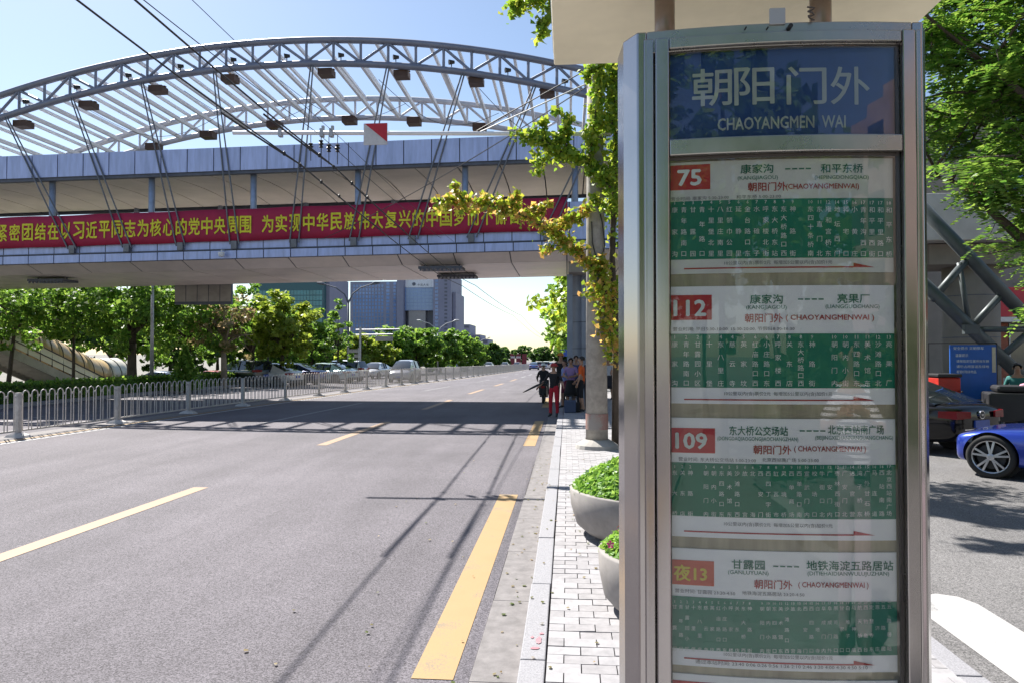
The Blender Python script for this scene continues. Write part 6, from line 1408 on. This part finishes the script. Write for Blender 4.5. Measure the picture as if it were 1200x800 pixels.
person('woman in white top and dark skirt walking beyond the pole', pp(713, 27), R(150), 1.62, cloth((0.5, 0.48, 0.48)), cloth((0.02, 0.02, 0.03)), .3, .4, None, None, .12, 'long', None, 0, True)
person('person in black top beyond the pole next to the walking woman', pp(720, 29), R(10), 1.70, cloth((0.02, 0.02, 0.02)), cloth((0.1, 0.1, 0.14)), .4, 1.0, None, None, .1)
for lab, p, c in [('black shoulder bag set down beside the woman in red trousers', (pw_[0] + 0.62, pw_[1] + 0.2, 0.15), (0.012, 0.012, 0.014)), ('big dark blue shopping bag on the pavement before the waiting group', (*pp(668, 21.0)[:2], 0.15), (0.05, 0.07, 0.13)), ('black travel bag next to the dark blue shopping bag', (*pp(674, 21.2)[:2], 0.15), (0.02, 0.02, 0.025))]:
    bag(lab, p, c, (0.36, 0.22, 0.38) if 'big' in lab else (0.3, 0.2, 0.3))
# scooter and rider on the road
sc_p = (-0.95, 27.4, gz(27.4)); sco = thing('scooter', 'dark motor scooter with rider near the kerb beyond the bridge', 'scooter', sc_p)
for y_ in (-0.6, 0.6):
    t = MB(); t.lathe([(.16, -.04), (.24, -.05), (.26, 0), (.24, .05), (.16, .04)], 20); w_ = t.build('wheel', tyre_m, sco, smooth=True); w_.location = (0, y_, .26); w_.rotation_euler = (0, R(90), 0)
t = MB(); t.tube([(0, .62, .3), (0, .45, .9), (0, .40, 1.0)], .05, 8); t.tube([(-.33, .36, 1.02), (.33, .36, 1.02)], .018, 6); t.build('fork', M['black'], sco)
t = MB(); t.add([(-.14, -.75, .35), (.14, -.75, .35), (.16, .1, .22), (-.16, .1, .22), (-.13, -.8, .72), (.13, -.8, .72), (.14, -.05, .68), (-.14, -.05, .68)], [(0, 3, 2, 1), (4, 5, 6, 7), (0, 1, 5, 4), (1, 2, 6, 5), (2, 3, 7, 6), (3, 0, 4, 7)]); t.box(-.17, .17, -.05, .45, .22, .28); t.box(-.2, .2, .42, .5, .3, .9); t.build('fairing', M['black'], sco, bevel=0.03)
t = MB(); t.cbox((0, -.42, .75), (.28, .75, .08)); t.build('saddle', tyre_m, sco, bevel=0.03); t = MB(); t.cbox((0, -.8, .66), (.14, .04, .08)); t.build('tail_light', tail_m, sco)
t = MB(); t.cbox((0, .52, .78), (.16, .05, .12)); t.build('headlight', head_m, sco, bevel=.02)
rd = person('rider in black with helmet on the scooter beyond the bridge', (sc_p[0], sc_p[1] - 0.35, sc_p[2] + 0.02), 0, 1.66, cloth((0.012, 0.012, 0.014)), cloth((0.03, 0.04, 0.05)), .9, 1.0, ((-.27, .22, 1.12), (-.26, .52, 1.02)), ((.27, .22, 1.12), (.26, .52, 1.02)), 0.0, 'short', M['ink_white'], sit=True)
# teal person by the bracing and the person reflected in the glass
person('person in teal top standing behind the black sedan', (RQ(1192, 414, 16.2).x, 16.2, 0.0), R(150), 1.72, cloth((0.03, 0.16, 0.15)), cloth((0.05, 0.05, 0.06)), .4, 1.0)
person('person in pink top near the steel bracing', (RQ(1206, 414, 15.4).x, 15.4, 0.0), R(170), 1.55, cloth((0.6, 0.3, 0.4)), cloth((0.3, 0.3, 0.35)), .4, 1.0)
stripe = bpy.data.materials.new('striped_shirt'); stripe.use_nodes = True; tt = stripe.node_tree; wv = N(tt, 'ShaderNodeTexWave', wave_type='BANDS', bands_direction='Z'); wv.inputs['Scale'].default_value = 9; wv.inputs['Distortion'].default_value = 0.8
crp = N(tt, 'ShaderNodeValToRGB'); crp.color_ramp.interpolation = 'CONSTANT'; crp.color_ramp.elements[0].color = (.02, .02, .03, 1); crp.color_ramp.elements[1].color = (.75, .75, .78, 1); crp.color_ramp.elements[1].position = .42
gg = N(tt, 'ShaderNodeNewGeometry'); tt.links.new(gg.outputs['Position'], wv.inputs['Vector']); tt.links.new(wv.outputs[0], crp.inputs[0]); tt.links.new(crp.outputs[0], tt.nodes['Principled BSDF'].inputs['Base Color'])
person('person in striped shirt mirrored in the bus stop glass', (2.05, -0.35, 0.15), R(28), 1.90, stripe, cloth((0.45, 0.35, 0.40)), .4, 1.0, ((-.26, .12, 1.2), (-.1, .32, 1.3)), ((.26, .12, 1.2), (.08, .33, 1.32)))
# facade behind the viewpoint
fb = thing('brick_facade', 'plain reddish facade behind the viewpoint', 'building', (21, -8, 0)); t = MB(); t.box(-2, 0, -22, 12, 0, 13); wl = t.build('wall', mat('facade', (0.36, 0.27, 0.24), 0.85, scale=1), fb)
for i in range(8):
    for j in range(4): t = MB(); t.box(-2.06, -1.98, -21 + 4 * i, -19 + 4 * i, 1.2 + 3 * j, 3.0 + 3 * j); t.build('window', gl, wl)
